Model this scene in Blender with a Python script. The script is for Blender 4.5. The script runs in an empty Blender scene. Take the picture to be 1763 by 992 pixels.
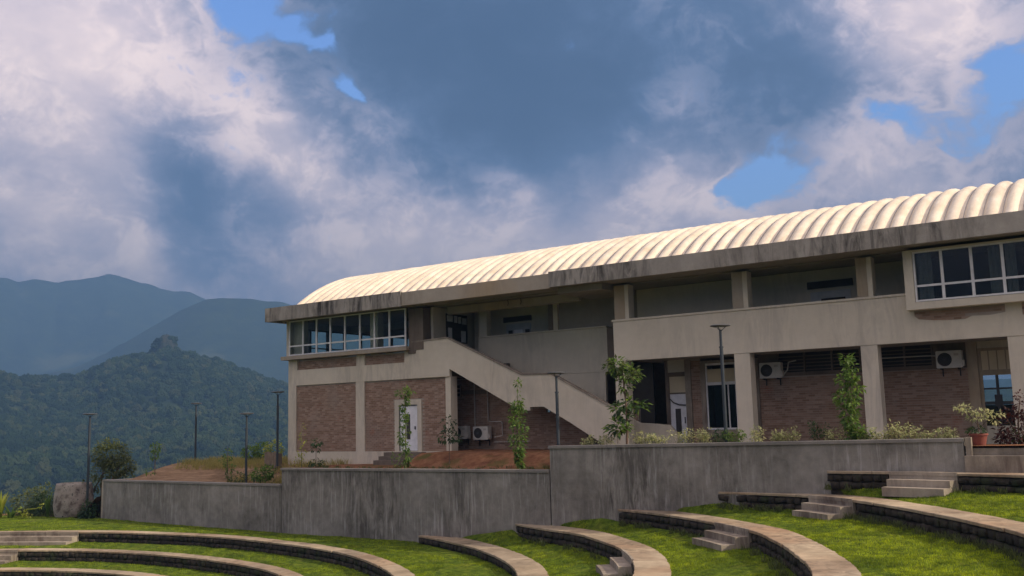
import bpy, math, random
import numpy as np
from mathutils import Vector, Matrix
rnd = random.Random(7)
NR = np.random.default_rng(7)
scene = bpy.context.scene
COL = scene.collection

# ------------------------------------------------------------------ camera
cam_data = bpy.data.cameras.new('camera')
cam_data.sensor_width = 36.0
cam_data.lens = 33.69
cam_data.clip_start = 0.2
cam_data.clip_end = 30000
cam = bpy.data.objects.new('camera', cam_data)
COL.objects.link(cam)
r_ = Vector((0.81792798, 0.57475614, -0.02547927)); u_ = Vector((0.09925727, -0.09735169, 0.99028816)); b_ = Vector((0.56669375, -0.8125134, -0.1366754))
cam.matrix_world = Matrix(((r_.x, u_.x, b_.x, 0.0), (r_.y, u_.y, b_.y, -34.006), (r_.z, u_.z, b_.z, 1.303), (0, 0, 0, 1)))
scene.camera = cam

# ------------------------------------------------------------------ light
SUN_DIR = Vector((1.14, 0.24, 0.68)).normalized()          # towards the sun
SUN_EL = math.asin(SUN_DIR.z)
SUN_AZ = math.atan2(SUN_DIR.x, SUN_DIR.y)                  # clockwise from +Y
sun_data = bpy.data.lights.new('sun', 'SUN')
sun_data.energy = 5.0
sun_data.angle = math.radians(0.5)
sun_data.color = (1.0, 0.87, 0.70)
sun = bpy.data.objects.new('sun', sun_data)
sun.rotation_euler = SUN_DIR.to_track_quat('Z', 'Y').to_euler()
COL.objects.link(sun)

scene.view_settings.view_transform = 'Standard'
scene.view_settings.look = 'None'
scene.view_settings.exposure = 0.5
scene.view_settings.gamma = 1.0
scene.render.engine = 'CYCLES'
scene.cycles.max_bounces = 8
scene.cycles.volume_bounces = 1
scene.cycles.transparent_max_bounces = 12

# ------------------------------------------------------------------ world: physical sky with broken cloud
# (azimuth from +Y clockwise, elevation, radius, strength), degrees: banks of darker and lighter cloud
TONES = [
    (-37.5, 20.4, 5.02, -0.52),
    (-32.9, 16.6, 5.11, -0.55),
    (-27.5, 19.4, 5.66, -0.46),
    (-41.1, 22.7, 4.26, -0.30),
    (-20.0, 19.5, 3.0, -0.14),
    (-16.5, 18.4, 3.0, -0.20),
    (-24.5, 18.5, 1.8, 0.28),
    (-9.0, 15.7, 2.65, -0.13),
    (-53.7, 13.4, 2.55, -0.38),
    (-50.7, 11.5, 3.27, -0.30),
    (-57.5, 9.6, 3.6, 0.22),
    (-63.5, 9.0, 3.0, 0.06),
    (-44.7, 14.7, 2.35, -0.14),
    (-62.8, 15.2, 1.72, -0.06),
    (-46.7, 23.8, 1.91, -0.13),
    (-60.4, 20.6, 4.34, 0.18),
    (-56.3, 18.9, 3.66, 0.18),
    (-62.0, 16.8, 3.46, 0.14),
    (-49.8, 16.2, 1.95, 0.30),
    (-46.7, 14.6, 1.50, 0.24),
    (-43.1, 18.2, 0.93, 0.30),
    (-57.0, 10.0, 1.09, 0.18),
    (-15.3, 13.7, 2.37, 0.33),
    (-22.3, 12.3, 2.00, 0.30),
    (-24.6, 13.1, 1.69, 0.12),
    (-8.7, 15.4, 1.76, 0.11),
    (-9.6, 12.0, 1.49, 0.24),
    (-34.8, 11.3, 4.50, 0.45),
    (-29.0, 11.4, 4.0, 0.50),
    (-41.2, 11.3, 4.12, 0.26),
    (-47.4, 9.6, 4.6, 0.26),
    (-10.8, 20.8, 3.2, 0.50),
    (-62.9, 12.1, 1.15, 0.20),
    (-11.9, 13.0, 1.53, 0.12),
]
GAPS = [
    (-50.5, 23.4, 1.71, 1.00),
    (-45.7, 21.9, 0.84, 0.85),
    (-44.2, 18.8, 0.66, 0.70),
    (-22.0, 13.3, 0.75, 0.75),
    (-19.4, 12.9, 1.15, 0.75),
    (-20.6, 14.7, 1.15, 0.60),
    (-17.7, 15.6, 1.3, 0.40),
    (-11.8, 14.3, 1.5, 0.50),
    (-6.2, 17.7, 1.55, 0.75),
    (-6.2, 14.3, 1.4, 0.45),
    (-9.5, 13.3, 1.3, 0.45),
    (-47.8, 22.4, 0.80, 0.45),
]
# unseen cloud round the rest of the sky, skewed bright to lift the facade
_r = random.Random(3)
for _i in range(34):
    a = _r.uniform(5, 285); e = _r.uniform(3, 80)
    TONES.append((a, e, _r.uniform(7, 16), _r.choice((-0.25, 0.3, 0.35, 0.4, 0.5))))
for _i in range(12):
    GAPS.append((_r.uniform(8, 280), _r.uniform(8, 75), _r.uniform(2, 7), _r.uniform(0.6, 0.9)))

world = bpy.data.worlds.new('World')
scene.world = world
world.use_nodes = True
wt = world.node_tree; wt.nodes.clear()
def wn(t, **k):
    n = wt.nodes.new(t)
    for a, v in k.items(): setattr(n, a, v)
    return n
def wm(op, a, b=None, c=None):
    n = wn('ShaderNodeMath', operation=op)
    for i, v in enumerate((a, b, c)):
        if v is None: continue
        if isinstance(v, (int, float)): n.inputs[i].default_value = v
        else: wt.links.new(v, n.inputs[i])
    return n.outputs[0]
sky = wn('ShaderNodeTexSky', sky_type='NISHITA')
sky.sun_disc = False
sky.sun_elevation = SUN_EL
sky.sun_rotation = SUN_AZ
sky.altitude = 500
sky.air_density = 1.0; sky.dust_density = 0.3; sky.ozone_density = 2.0
tc = wn('ShaderNodeTexCoord')
nrm = wn('ShaderNodeVectorMath', operation='NORMALIZE'); wt.links.new(tc.outputs['Generated'], nrm.inputs[0])
def wnoise(scale, detail, rough, vec, dist=0.0, stretch=1.6):
    mp = wn('ShaderNodeMapping'); mp.inputs['Scale'].default_value = (1, 1, stretch); wt.links.new(vec, mp.inputs[0])
    n = wn('ShaderNodeTexNoise'); n.inputs['Scale'].default_value = scale; n.inputs['Detail'].default_value = detail
    n.inputs['Roughness'].default_value = rough; n.inputs['Distortion'].default_value = dist
    wt.links.new(mp.outputs[0], n.inputs['Vector']); return n
def distort(scale, amp, vec, detail=4):
    n = wnoise(scale, detail, 0.55, vec)
    s = wn('ShaderNodeVectorMath', operation='SUBTRACT'); wt.links.new(n.outputs['Color'], s.inputs[0]); s.inputs[1].default_value = (0.5, 0.5, 0.5)
    m = wn('ShaderNodeVectorMath', operation='MULTIPLY_ADD'); wt.links.new(s.outputs[0], m.inputs[0]); m.inputs[1].default_value = (amp,) * 3; wt.links.new(vec, m.inputs[2])
    q = wn('ShaderNodeVectorMath', operation='NORMALIZE'); wt.links.new(m.outputs[0], q.inputs[0]); return q.outputs[0]
dvec = distort(5.0, 0.16, nrm.outputs[0], 6)
gvec = distort(9.0, 0.11, distort(3.6, 0.14, nrm.outputs[0], 3), 8)
def lobes(table, vec, base):
    acc = base
    for az, el, rad, amp in table:
        a = math.radians(az); e = math.radians(el); s = math.radians(rad)
        dt = wn('ShaderNodeVectorMath', operation='DOT_PRODUCT'); wt.links.new(vec, dt.inputs[0])
        dt.inputs[1].default_value = (math.sin(a) * math.cos(e), math.cos(a) * math.cos(e), math.sin(e))
        x = wm('MULTIPLY_ADD', dt.outputs['Value'], 1.0 / (s * s), -1.0 / (s * s))
        x = wm('EXPONENT', x)
        acc = wm('MULTIPLY_ADD', x, amp, acc)
    return acc
fb = wnoise(4.5, 8, 0.56, nrm.outputs[0], 0.35)
fine = wnoise(15.0, 8, 0.58, nrm.outputs[0], 0.3, 1.3)
tone = lobes(TONES, dvec, 0.50)
tone = wm('ADD', tone, wm('MULTIPLY_ADD', fb.outputs['Fac'], 0.5, -0.25))
tone = wm('ADD', tone, wm('MULTIPLY_ADD', fine.outputs['Fac'], 0.28, -0.14))
gap = wm('ADD', lobes(GAPS, gvec, -0.08), wm('MULTIPLY_ADD', fb.outputs['Fac'], 0.9, -0.45))
gap = wm('ADD', gap, wm('MULTIPLY_ADD', fine.outputs['Fac'], 1.5, -0.75))
puff = wnoise(34.0, 8, 0.62, gvec, 0.6, 1.2)
gap = wm('ADD', gap, wm('MULTIPLY_ADD', puff.outputs['Fac'], 0.7, -0.35))
# sunlit rims where the cover breaks up
rim = wm('EXPONENT', wm('MULTIPLY', wm('POWER', wm('ABSOLUTE', wm('SUBTRACT', gap, 0.16)), 2.0), -22.0))
tone = wm('MULTIPLY_ADD', rim, 0.17, tone)
tone = wm('ADD', tone, wm('MULTIPLY_ADD', puff.outputs['Fac'], 0.15, -0.075))
tone = wm('MULTIPLY_ADD', wm('TANH', wm('MULTIPLY', wm('SUBTRACT', tone, 0.5), 2.0)), 0.5, 0.5)
ramp = wn('ShaderNodeValToRGB'); wt.links.new(tone, ramp.inputs[0])
cr = ramp.color_ramp; cr.interpolation = 'LINEAR'
cr.elements[0].position = 0.0; cr.elements[0].color = (0.030, 0.062, 0.125, 1)
cr.elements[1].position = 1.0; cr.elements[1].color = (1.0, 0.86, 0.86, 1)
for p, c in ((0.2, (0.072, 0.118, 0.215, 1)), (0.4, (0.185, 0.215, 0.32, 1)), (0.58, (0.38, 0.36, 0.45, 1)), (0.76, (0.68, 0.57, 0.60, 1)), (0.88, (0.98, 0.79, 0.74, 1))):
    e = cr.elements.new(p); e.color = c
gm = wn('ShaderNodeMapRange', interpolation_type='SMOOTHSTEP'); wt.links.new(gap, gm.inputs[0])
gm.inputs['From Min'].default_value = 0.18; gm.inputs['From Max'].default_value = 0.62
hsv = wn('ShaderNodeHueSaturation'); hsv.inputs['Hue'].default_value = 0.512; hsv.inputs['Saturation'].default_value = 1.2; hsv.inputs['Value'].default_value = 1.5; wt.links.new(sky.outputs[0], hsv.inputs['Color'])
bg_sky = wn('ShaderNodeBackground'); wt.links.new(hsv.outputs[0], bg_sky.inputs[0]); bg_sky.inputs[1].default_value = 0.15
bg_cloud = wn('ShaderNodeBackground'); wt.links.new(ramp.outputs[0], bg_cloud.inputs[0]); bg_cloud.inputs[1].default_value = 1.22
mixw = wn('ShaderNodeMixShader'); wt.links.new(gm.outputs[0], mixw.inputs[0])
wt.links.new(bg_cloud.outputs[0], mixw.inputs[1]); wt.links.new(bg_sky.outputs[0], mixw.inputs[2])
wo = wn('ShaderNodeOutputWorld'); wt.links.new(mixw.outputs[0], wo.inputs[0])

# ------------------------------------------------------------------ materials
class Mat:
    def __init__(s, name, rough=0.9, spec=0.3):
        s.m = bpy.data.materials.new(name); s.m.use_nodes = True
        s.t = s.m.node_tree; s.b = s.t.nodes['Principled BSDF']
        s.b.inputs['Roughness'].default_value = rough
        s.b.inputs['Specular IOR Level'].default_value = spec
        s.tc = s.t.nodes.new('ShaderNodeTexCoord')
        s.geo = s.t.nodes.new('ShaderNodeNewGeometry')
    def n(s, t, **k):
        n = s.t.nodes.new(t)
        for a, v in k.items(): setattr(n, a, v)
        return n
    def l(s, a, b): s.t.links.new(a, b)
    def noise(s, scale, detail=4, rough=0.55, stretch=(1, 1, 1), dist=0.0):
        mp = s.n('ShaderNodeMapping'); mp.inputs['Scale'].default_value = stretch
        s.l(s.geo.outputs['Position'], mp.inputs[0])
        n = s.n('ShaderNodeTexNoise'); n.inputs['Scale'].default_value = scale; n.inputs['Detail'].default_value = detail
        n.inputs['Roughness'].default_value = rough; n.inputs['Distortion'].default_value = dist
        s.l(mp.outputs[0], n.inputs['Vector']); return n.outputs['Fac']
    def ramp(s, fac, stops, interp='LINEAR'):
        r = s.n('ShaderNodeValToRGB'); s.l(fac, r.inputs[0]); c = r.color_ramp; c.interpolation = interp
        c.elements[0].position = stops[0][0]; c.elements[0].color = (*stops[0][1], 1)
        c.elements[1].position = stops[-1][0]; c.elements[1].color = (*stops[-1][1], 1)
        for p, q in stops[1:-1]: c.elements.new(p).color = (*q, 1)
        return r.outputs[0]
    def mix(s, fac, a, b, mode='MIX'):
        m = s.n('ShaderNodeMix', data_type='RGBA', blend_type=mode)
        for sock, v in ((m.inputs[0], fac), (m.inputs[6], a), (m.inputs[7], b)):
            if isinstance(v, (int, float)): sock.default_value = v
            elif isinstance(v, tuple): sock.default_value = (*v, 1)
            else: s.l(v, sock)
        return m.outputs[2]
    def math(s, op, a, b=None, c=None):
        n = s.n('ShaderNodeMath', operation=op)
        for i, v in enumerate((a, b, c)):
            if v is None: continue
            if isinstance(v, (int, float)): n.inputs[i].default_value = v
            else: s.l(v, n.inputs[i])
        return n.outputs[0]
    def mapr(s, v, a, b, c=0.0, d=1.0):
        n = s.n('ShaderNodeMapRange'); s.l(v, n.inputs[0])
        for i, q in zip((1, 2, 3, 4), (a, b, c, d)): n.inputs[i].default_value = q
        return n.outputs[0]
    def rand(s):
        oi = s.n('ShaderNodeObjectInfo')
        return s.math('FRACT', s.math('ADD', oi.outputs['Random'], s.geo.outputs['Random Per Island']))
    def color(s, c):
        if isinstance(c, tuple): s.b.inputs['Base Color'].default_value = (*c, 1)
        else: s.l(c, s.b.inputs['Base Color'])
        return s
    def bump(s, h, strength=0.4, dist=0.02):
        b = s.n('ShaderNodeBump'); b.inputs['Strength'].default_value = strength; b.inputs['Distance'].default_value = dist
        s.l(h, b.inputs['Height']); s.l(b.outputs[0], s.b.inputs['Normal']); return s

def m_concrete(name, lo, hi, streak=0.0, dark=(0.05, 0.045, 0.04), light=None, rough=0.9, warm=None):
    s = Mat(name, rough)
    big = s.noise(0.45, 5, 0.6); mid = s.noise(3.0, 6, 0.65); fine = s.noise(30, 3, 0.6)
    f = s.math('ADD', s.math('MULTIPLY', big, 0.55), s.math('ADD', s.math('MULTIPLY', mid, 0.35), s.math('MULTIPLY', fine, 0.10)))
    c = s.ramp(f, [(0.34, lo), (0.66, hi)])
    if warm:
        w = s.mapr(s.noise(0.3, 3, 0.5, (1, 1, 0.6)), 0.5, 0.7)
        c = s.mix(s.math('MULTIPLY', w, 0.7), c, warm)
    if streak > 0:
        st = s.noise(1.0, 7, 0.72, (2.7, 2.7, 0.5), 0.9)
        patch = s.noise(0.30, 3, 0.5, (1, 1, 0.25))
        k = s.math('MULTIPLY', s.mapr(st, 0.42, 0.62), s.mapr(patch, 0.42, 0.58))
        c = s.mix(s.math('MULTIPLY', k, streak), c, dark)
        if light:
            st2 = s.noise(1.3, 5, 0.65, (6.0, 6.0, 0.5), 0.2)
            pt2 = s.noise(0.5, 3, 0.5, (1, 1, 0.5))
            k2 = s.math('MULTIPLY', s.mapr(st2, 0.53, 0.68), s.mapr(pt2, 0.38, 0.58))
            c = s.mix(s.math('MULTIPLY', k2, 0.5), c, light)
    s.color(c); s.bump(s.math('ADD', mid, s.math('MULTIPLY', fine, 0.5)), 0.35, 0.02)
    return s.m
M = {}
M['plaster'] = m_concrete('beige_plaster', (0.53, 0.475, 0.365), (0.65, 0.585, 0.46), 0.35, (0.24, 0.22, 0.19))
M['fascia'] = m_concrete('weathered_eave_concrete', (0.25, 0.225, 0.185), (0.43, 0.39, 0.325), 0.9, (0.03, 0.028, 0.025))
M['fascia_warm'] = m_concrete('tan_eave_concrete', (0.30, 0.26, 0.20), (0.42, 0.365, 0.285), 0.3, (0.16, 0.13, 0.10), warm=(0.40, 0.29, 0.16))
M['soffit'] = m_concrete('soffit_concrete', (0.24, 0.215, 0.18), (0.32, 0.285, 0.235), 0.2)
M['retaining'] = m_concrete('stained_retaining_concrete', (0.11, 0.102, 0.088), (0.32, 0.30, 0.265), 0.8, (0.045, 0.04, 0.033), (0.46, 0.455, 0.43))
M['coping_cement'] = m_concrete('cement_coping', (0.15, 0.14, 0.125), (0.27, 0.25, 0.22), 0.3)
M['brown_wall'] = m_concrete('brown_render', (0.13, 0.10, 0.075), (0.21, 0.17, 0.13), 0.4)
M['corridor'] = m_concrete('corridor_plaster', (0.50, 0.46, 0.36), (0.60, 0.55, 0.43), 0.25, (0.18, 0.17, 0.14))
M['stone_top'] = m_concrete('coping_stone', (0.19, 0.15, 0.10), (0.52, 0.43, 0.31), 0.75, (0.13, 0.10, 0.07), warm=(0.33, 0.20, 0.12))
_m = M['stone_top']; _t = _m.node_tree; _b = _t.nodes['Principled BSDF']; _src = _b.inputs['Base Color'].links[0].from_socket
_oi = _t.nodes.new('ShaderNodeObjectInfo'); _rr = _t.nodes.new('ShaderNodeValToRGB'); _rr.color_ramp.elements[0].color = (0.82, 0.80, 0.78, 1); _rr.color_ramp.elements[1].color = (1.12, 1.08, 1.0, 1)
_mx = _t.nodes.new('ShaderNodeMix'); _mx.data_type = 'RGBA'; _mx.blend_type = 'MULTIPLY'; _mx.inputs[0].default_value = 1.0
_t.links.new(_oi.outputs['Random'], _rr.inputs[0]); _t.links.new(_src, _mx.inputs[6]); _t.links.new(_rr.outputs[0], _mx.inputs[7]); _t.links.new(_mx.outputs[2], _b.inputs['Base Color'])
M['step'] = m_concrete('step_concrete', (0.15, 0.125, 0.095), (0.42, 0.36, 0.28), 0.9, (0.12, 0.09, 0.07))

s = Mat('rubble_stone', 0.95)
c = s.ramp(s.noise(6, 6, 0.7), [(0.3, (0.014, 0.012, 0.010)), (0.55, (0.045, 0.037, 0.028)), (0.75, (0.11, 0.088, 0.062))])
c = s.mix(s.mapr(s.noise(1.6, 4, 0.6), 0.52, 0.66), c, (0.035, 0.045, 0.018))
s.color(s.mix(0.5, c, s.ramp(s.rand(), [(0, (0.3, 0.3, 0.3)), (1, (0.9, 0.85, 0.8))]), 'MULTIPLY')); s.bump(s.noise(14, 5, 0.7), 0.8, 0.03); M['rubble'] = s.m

s = Mat('brick', 0.92)
c = s.ramp(s.rand(), [(0.0, (0.235, 0.15, 0.10)), (0.35, (0.29, 0.19, 0.13)), (0.7, (0.335, 0.225, 0.16)), (1.0, (0.39, 0.28, 0.205))])
c = s.mix(s.mapr(s.noise(0.7, 4, 0.6), 0.5, 0.7, 0, 0.7), c, (0.30, 0.235, 0.18))
c = s.mix(s.mapr(s.noise(1.1, 3, 0.5, (1, 1, 1.4)), 0.64, 0.74, 0, 0.6), c, (0.30, 0.125, 0.075))
c = s.mix(s.mapr(s.noise(9, 4, 0.7), 0.6, 0.75, 0, 0.6), c, (0.36, 0.32, 0.27))
s.color(c); s.bump(s.noise(40, 3, 0.6), 0.4, 0.01); M['brick'] = s.m
M['mortar'] = m_concrete('mortar', (0.30, 0.25, 0.20), (0.42, 0.36, 0.30))

def m_plain(name, col, rough=0.5, metal=0.0, spec=0.5, var=0.12):
    s = Mat(name, rough, spec); s.b.inputs['Metallic'].default_value = metal
    lo = tuple(x * (1 - var) for x in col); hi = tuple(min(1, x * (1 + var)) for x in col)
    s.color(s.ramp(s.noise(4, 5, 0.6), [(0.3, lo), (0.7, hi)])); return s.m
M['white_frame'] = m_plain('white_window_frame', (0.70, 0.69, 0.66), 0.45)
M['white_door'] = m_plain('white_door_paint', (0.72, 0.72, 0.72), 0.4)
M['grey_door'] = m_plain('pale_grey_door', (0.45, 0.45, 0.44), 0.5)
M['ac_case'] = m_plain('air_conditioner_casing', (0.58, 0.56, 0.50), 0.45)
M['ac_dark'] = m_plain('fan_dark', (0.03, 0.03, 0.03), 0.6)
M['pipe'] = m_plain('pale_pipe', (0.42, 0.39, 0.34), 0.5)
M['pole'] = m_plain('dark_pole_paint', (0.045, 0.055, 0.065), 0.45, 0.3)
M['lamp_head'] = m_plain('lamp_head_metal', (0.10, 0.105, 0.11), 0.5, 0.3)
M['led'] = m_plain('lamp_lens', (0.6, 0.6, 0.58), 0.3)
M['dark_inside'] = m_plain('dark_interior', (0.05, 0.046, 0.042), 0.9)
M['room'] = m_plain('room_paint', (0.36, 0.35, 0.32), 0.9)
M['curtain'] = m_plain('curtain_cloth', (0.62, 0.58, 0.50), 0.95)
M['terracotta'] = m_plain('terracotta', (0.22, 0.06, 0.04), 0.8)
M['bark'] = m_plain('bark', (0.15, 0.10, 0.07), 0.95, var=0.4)
M['green_stem'] = m_plain('green_stem', (0.13, 0.14, 0.05), 0.8)
M['black_frame'] = m_plain('dark_window_bars', (0.03, 0.035, 0.04), 0.5)
M['wood'] = m_plain('weathered_wood', (0.20, 0.15, 0.10), 0.9, var=0.3)
M['roller'] = m_concrete('pleated_blind', (0.55, 0.47, 0.30), (0.68, 0.58, 0.40))

# roof sheet: cream, faintly dirty in the troughs
s = Mat('cream_roof_sheet', 0.45, 0.4)
c = s.ramp(s.noise(2.2, 6, 0.65, (1, 0.5, 1)), [(0.3, (0.66, 0.55, 0.40)), (0.7, (0.86, 0.77, 0.62))])
c = s.mix(s.mapr(s.noise(7, 4, 0.6), 0.6, 0.75, 0, 0.35), c, (0.42, 0.35, 0.26))
oi = s.n('ShaderNodeObjectInfo'); c = s.mix(1.0, c, s.ramp(oi.outputs['Random'], [(0, (0.84, 0.83, 0.82)), (1, (1.04, 1.03, 1.0))]), 'MULTIPLY')
c = s.mix(s.mapr(s.noise(1.0, 6, 0.7, (4, 0.5, 0.5)), 0.55, 0.72, 0, 0.45), c, (0.40, 0.34, 0.26))
s.color(c); M['roof'] = s.m
M['seam'] = m_plain('grey_roof_seam', (0.33, 0.30, 0.27), 0.5)

# glass: thin, see-through and reflective
def m_glass(name, tint, refl):
    m = bpy.data.materials.new(name); m.use_nodes = True; t = m.node_tree; t.nodes.clear()
    tr = t.nodes.new('ShaderNodeBsdfTransparent'); tr.inputs[0].default_value = (*tint, 1)
    gl = t.nodes.new('ShaderNodeBsdfGlossy'); gl.inputs['Roughness'].default_value = 0.03
    fr = t.nodes.new('ShaderNodeFresnel'); fr.inputs[0].default_value = refl
    mx = t.nodes.new('ShaderNodeMixShader'); o = t.nodes.new('ShaderNodeOutputMaterial')
    t.links.new(fr.outputs[0], mx.inputs[0]); t.links.new(tr.outputs[0], mx.inputs[1]); t.links.new(gl.outputs[0], mx.inputs[2]); t.links.new(mx.outputs[0], o.inputs[0])
    return m
M['glass'] = m_glass('clear_glass', (0.86, 0.90, 0.90), 1.17)
M['dark_glass'] = m_glass('tinted_glass', (0.55, 0.60, 0.62), 1.38)
M['mirror_glass'] = m_glass('reflective_glass', (0.12, 0.14, 0.16), 7.0)

# foliage
def m_leaf(name, a, b, trans=0.45, patchy=0.0):
    m = bpy.data.materials.new(name); m.use_nodes = True; t = m.node_tree; t.nodes.clear()
    g = t.nodes.new('ShaderNodeNewGeometry'); oi = t.nodes.new('ShaderNodeObjectInfo')
    ad = t.nodes.new('ShaderNodeMath'); ad.operation = 'ADD'; t.links.new(g.outputs['Random Per Island'], ad.inputs[0]); t.links.new(oi.outputs['Random'], ad.inputs[1])
    fr = t.nodes.new('ShaderNodeMath'); fr.operation = 'FRACT'; t.links.new(ad.outputs[0], fr.inputs[0])
    r = t.nodes.new('ShaderNodeValToRGB'); t.links.new(fr.outputs[0], r.inputs[0])
    r.color_ramp.elements[0].color = (*a, 1); r.color_ramp.elements[1].color = (*b, 1)
    d = t.nodes.new('ShaderNodeBsdfPrincipled'); d.inputs['Roughness'].default_value = 0.5; d.inputs['Specular IOR Level'].default_value = 0.35
    col = r.outputs[0]
    if patchy:
        for sc_, lo_, hi_ in ((0.9, (0.55, 0.62, 0.6), (1.35, 1.25, 0.9)), (4.5, (0.6, 0.62, 0.6), (1.3, 1.25, 1.1))):
            nz = t.nodes.new('ShaderNodeTexNoise'); nz.inputs['Scale'].default_value = sc_; nz.inputs['Detail'].default_value = 4; t.links.new(g.outputs['Position'], nz.inputs['Vector'])
            rr = t.nodes.new('ShaderNodeValToRGB'); rr.color_ramp.elements[0].position = .36; rr.color_ramp.elements[1].position = .64; rr.color_ramp.elements[0].color = (*lo_, 1); rr.color_ramp.elements[1].color = (*hi_, 1); t.links.new(nz.outputs['Fac'], rr.inputs[0])
            mu = t.nodes.new('ShaderNodeMix'); mu.data_type = 'RGBA'; mu.blend_type = 'MULTIPLY'; mu.inputs[0].default_value = 1; t.links.new(col, mu.inputs[6]); t.links.new(rr.outputs[0], mu.inputs[7]); col = mu.outputs[2]
    tl = t.nodes.new('ShaderNodeBsdfTranslucent')
    hs = t.nodes.new('ShaderNodeHueSaturation'); hs.inputs['Value'].default_value = 1.9; hs.inputs['Hue'].default_value = 0.48; t.links.new(r.outputs[0], hs.inputs['Color'])
    t.links.new(col, hs.inputs['Color']); t.links.new(col, d.inputs['Base Color']); t.links.new(hs.outputs[0], tl.inputs[0])
    mx = t.nodes.new('ShaderNodeMixShader'); mx.inputs[0].default_value = trans
    o = t.nodes.new('ShaderNodeOutputMaterial')
    t.links.new(d.outputs[0], mx.inputs[1]); t.links.new(tl.outputs[0], mx.inputs[2]); t.links.new(mx.outputs[0], o.inputs[0])
    return m
M['leaf_fresh'] = m_leaf('fresh_leaf', (0.035, 0.085, 0.015), (0.13, 0.21, 0.035))
M['leaf_dark'] = m_leaf('dark_leaf', (0.015, 0.04, 0.012), (0.045, 0.085, 0.022), 0.3)
M['leaf_pale'] = m_leaf('pale_variegated_leaf', (0.16, 0.20, 0.08), (0.48, 0.48, 0.24), 0.4)
M['leaf_lime'] = m_leaf('yellow_green_leaf', (0.16, 0.22, 0.02), (0.30, 0.32, 0.05), 0.5)
M['leaf_red'] = m_leaf('dark_red_leaf', (0.04, 0.015, 0.012), (0.09, 0.03, 0.02), 0.25)
M['leaf_olive'] = m_leaf('olive_leaf', (0.04, 0.06, 0.018), (0.11, 0.13, 0.035), 0.35)
M['blade'] = m_leaf('grass_blade', (0.09, 0.16, 0.010), (0.24, 0.32, 0.020), 0.5, 1.0)
M['dry_grass'] = m_leaf('dry_tall_grass', (0.16, 0.17, 0.04), (0.36, 0.30, 0.09), 0.45)

s = Mat('lawn_ground', 1.0, 0.1)
c = s.ramp(s.noise(1.6, 6, 0.65), [(0.32, (0.06, 0.10, 0.012)), (0.5, (0.10, 0.15, 0.015)), (0.72, (0.17, 0.19, 0.03))])
c = s.mix(s.mapr(s.noise(0.5, 4, 0.6), 0.60, 0.72, 0, 0.6), c, (0.15, 0.125, 0.04))
c = s.mix(1.0, c, s.ramp(s.noise(4.5, 4, 0.6), [(0.36, (0.45, 0.5, 0.5)), (0.64, (1.2, 1.15, 1.0))]), 'MULTIPLY')
s.color(c); s.bump(s.noise(22, 5, 0.7), 0.9, 0.05); M['lawn'] = s.m
s = Mat('red_soil', 1.0, 0.1)
c = s.ramp(s.noise(2.0, 6, 0.7), [(0.3, (0.13, 0.055, 0.03)), (0.55, (0.26, 0.125, 0.065)), (0.75, (0.36, 0.20, 0.11))])
c = s.mix(s.mapr(s.noise(0.8, 4, 0.6), 0.56, 0.68, 0, 0.8), c, (0.10, 0.10, 0.03))
s.color(c); s.bump(s.noise(8, 6, 0.75), 1.0, 0.08); M['soil'] = s.m
s = Mat('tan_soil', 1.0, 0.1)
c = s.ramp(s.noise(1.6, 6, 0.7, (0.6, 2.2, 1)), [(0.3, (0.17, 0.10, 0.055)), (0.55, (0.31, 0.20, 0.115)), (0.75, (0.42, 0.29, 0.18))])
c = s.mix(s.mapr(s.noise(0.6, 4, 0.6), 0.54, 0.68, 0, 0.7), c, (0.13, 0.08, 0.045))
s.color(c); s.bump(s.noise(5, 6, 0.75, (0.6, 2.2, 1)), 1.0, 0.12); M['mound'] = s.m
s = Mat('hill_ground', 1.0, 0.05)
c = s.ramp(s.noise(0.02, 8, 0.7), [(0.35, (0.018, 0.030, 0.014)), (0.6, (0.032, 0.050, 0.020)), (0.75, (0.075, 0.088, 0.035))])
c = s.mix(s.mapr(s.noise(0.0035, 4, 0.55), 0.60, 0.70, 0, 0.45), c, (0.15, 0.16, 0.07))
s.color(c); s.bump(s.noise(0.07, 8, 0.75), 1.0, 6.0); M['hill'] = s.m
s = Mat('forest_crown', 1.0, 0.05)
oi = s.n('ShaderNodeObjectInfo')
c = s.ramp(s.math('FRACT', s.math('ADD', s.geo.outputs['Random Per Island'], oi.outputs['Random'])), [(0.0, (0.016, 0.030, 0.012)), (0.5, (0.030, 0.052, 0.018)), (0.85, (0.055, 0.075, 0.024)), (1.0, (0.07, 0.08, 0.03))])
s.color(s.mix(0.8, c, s.ramp(s.noise(0.012, 5, 0.6), [(0.35, (0.55, 0.6, 0.6)), (0.65, (1, 1, 1))]), 'MULTIPLY')); s.bump(s.noise(1.3, 5, 0.8), 1.0, 1.2); M['crown'] = s.m
s = Mat('knob_rock', 1.0, 0.05)
s.color(s.ramp(s.noise(0.1, 6, 0.7), [(0.35, (0.02, 0.03, 0.014)), (0.7, (0.07, 0.07, 0.05))])); s.bump(s.noise(0.25, 6, 0.8), 1.0, 3.0); M['knob'] = s.m
s = Mat('mottled_concrete_drum', 0.95)
c = s.ramp(s.noise(2.5, 6, 0.65), [(0.35, (0.10, 0.08, 0.07)), (0.5, (0.30, 0.26, 0.22)), (0.7, (0.42, 0.38, 0.33))])
s.color(s.mix(s.mapr(s.noise(5, 4, 0.7), 0.58, 0.66), c, (0.05, 0.05, 0.04))); s.bump(s.noise(9, 5, 0.7), 0.6, 0.05); M['drum'] = s.m
M['paving'] = m_concrete('paving_concrete', (0.24, 0.21, 0.18), (0.34, 0.30, 0.25))

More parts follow.
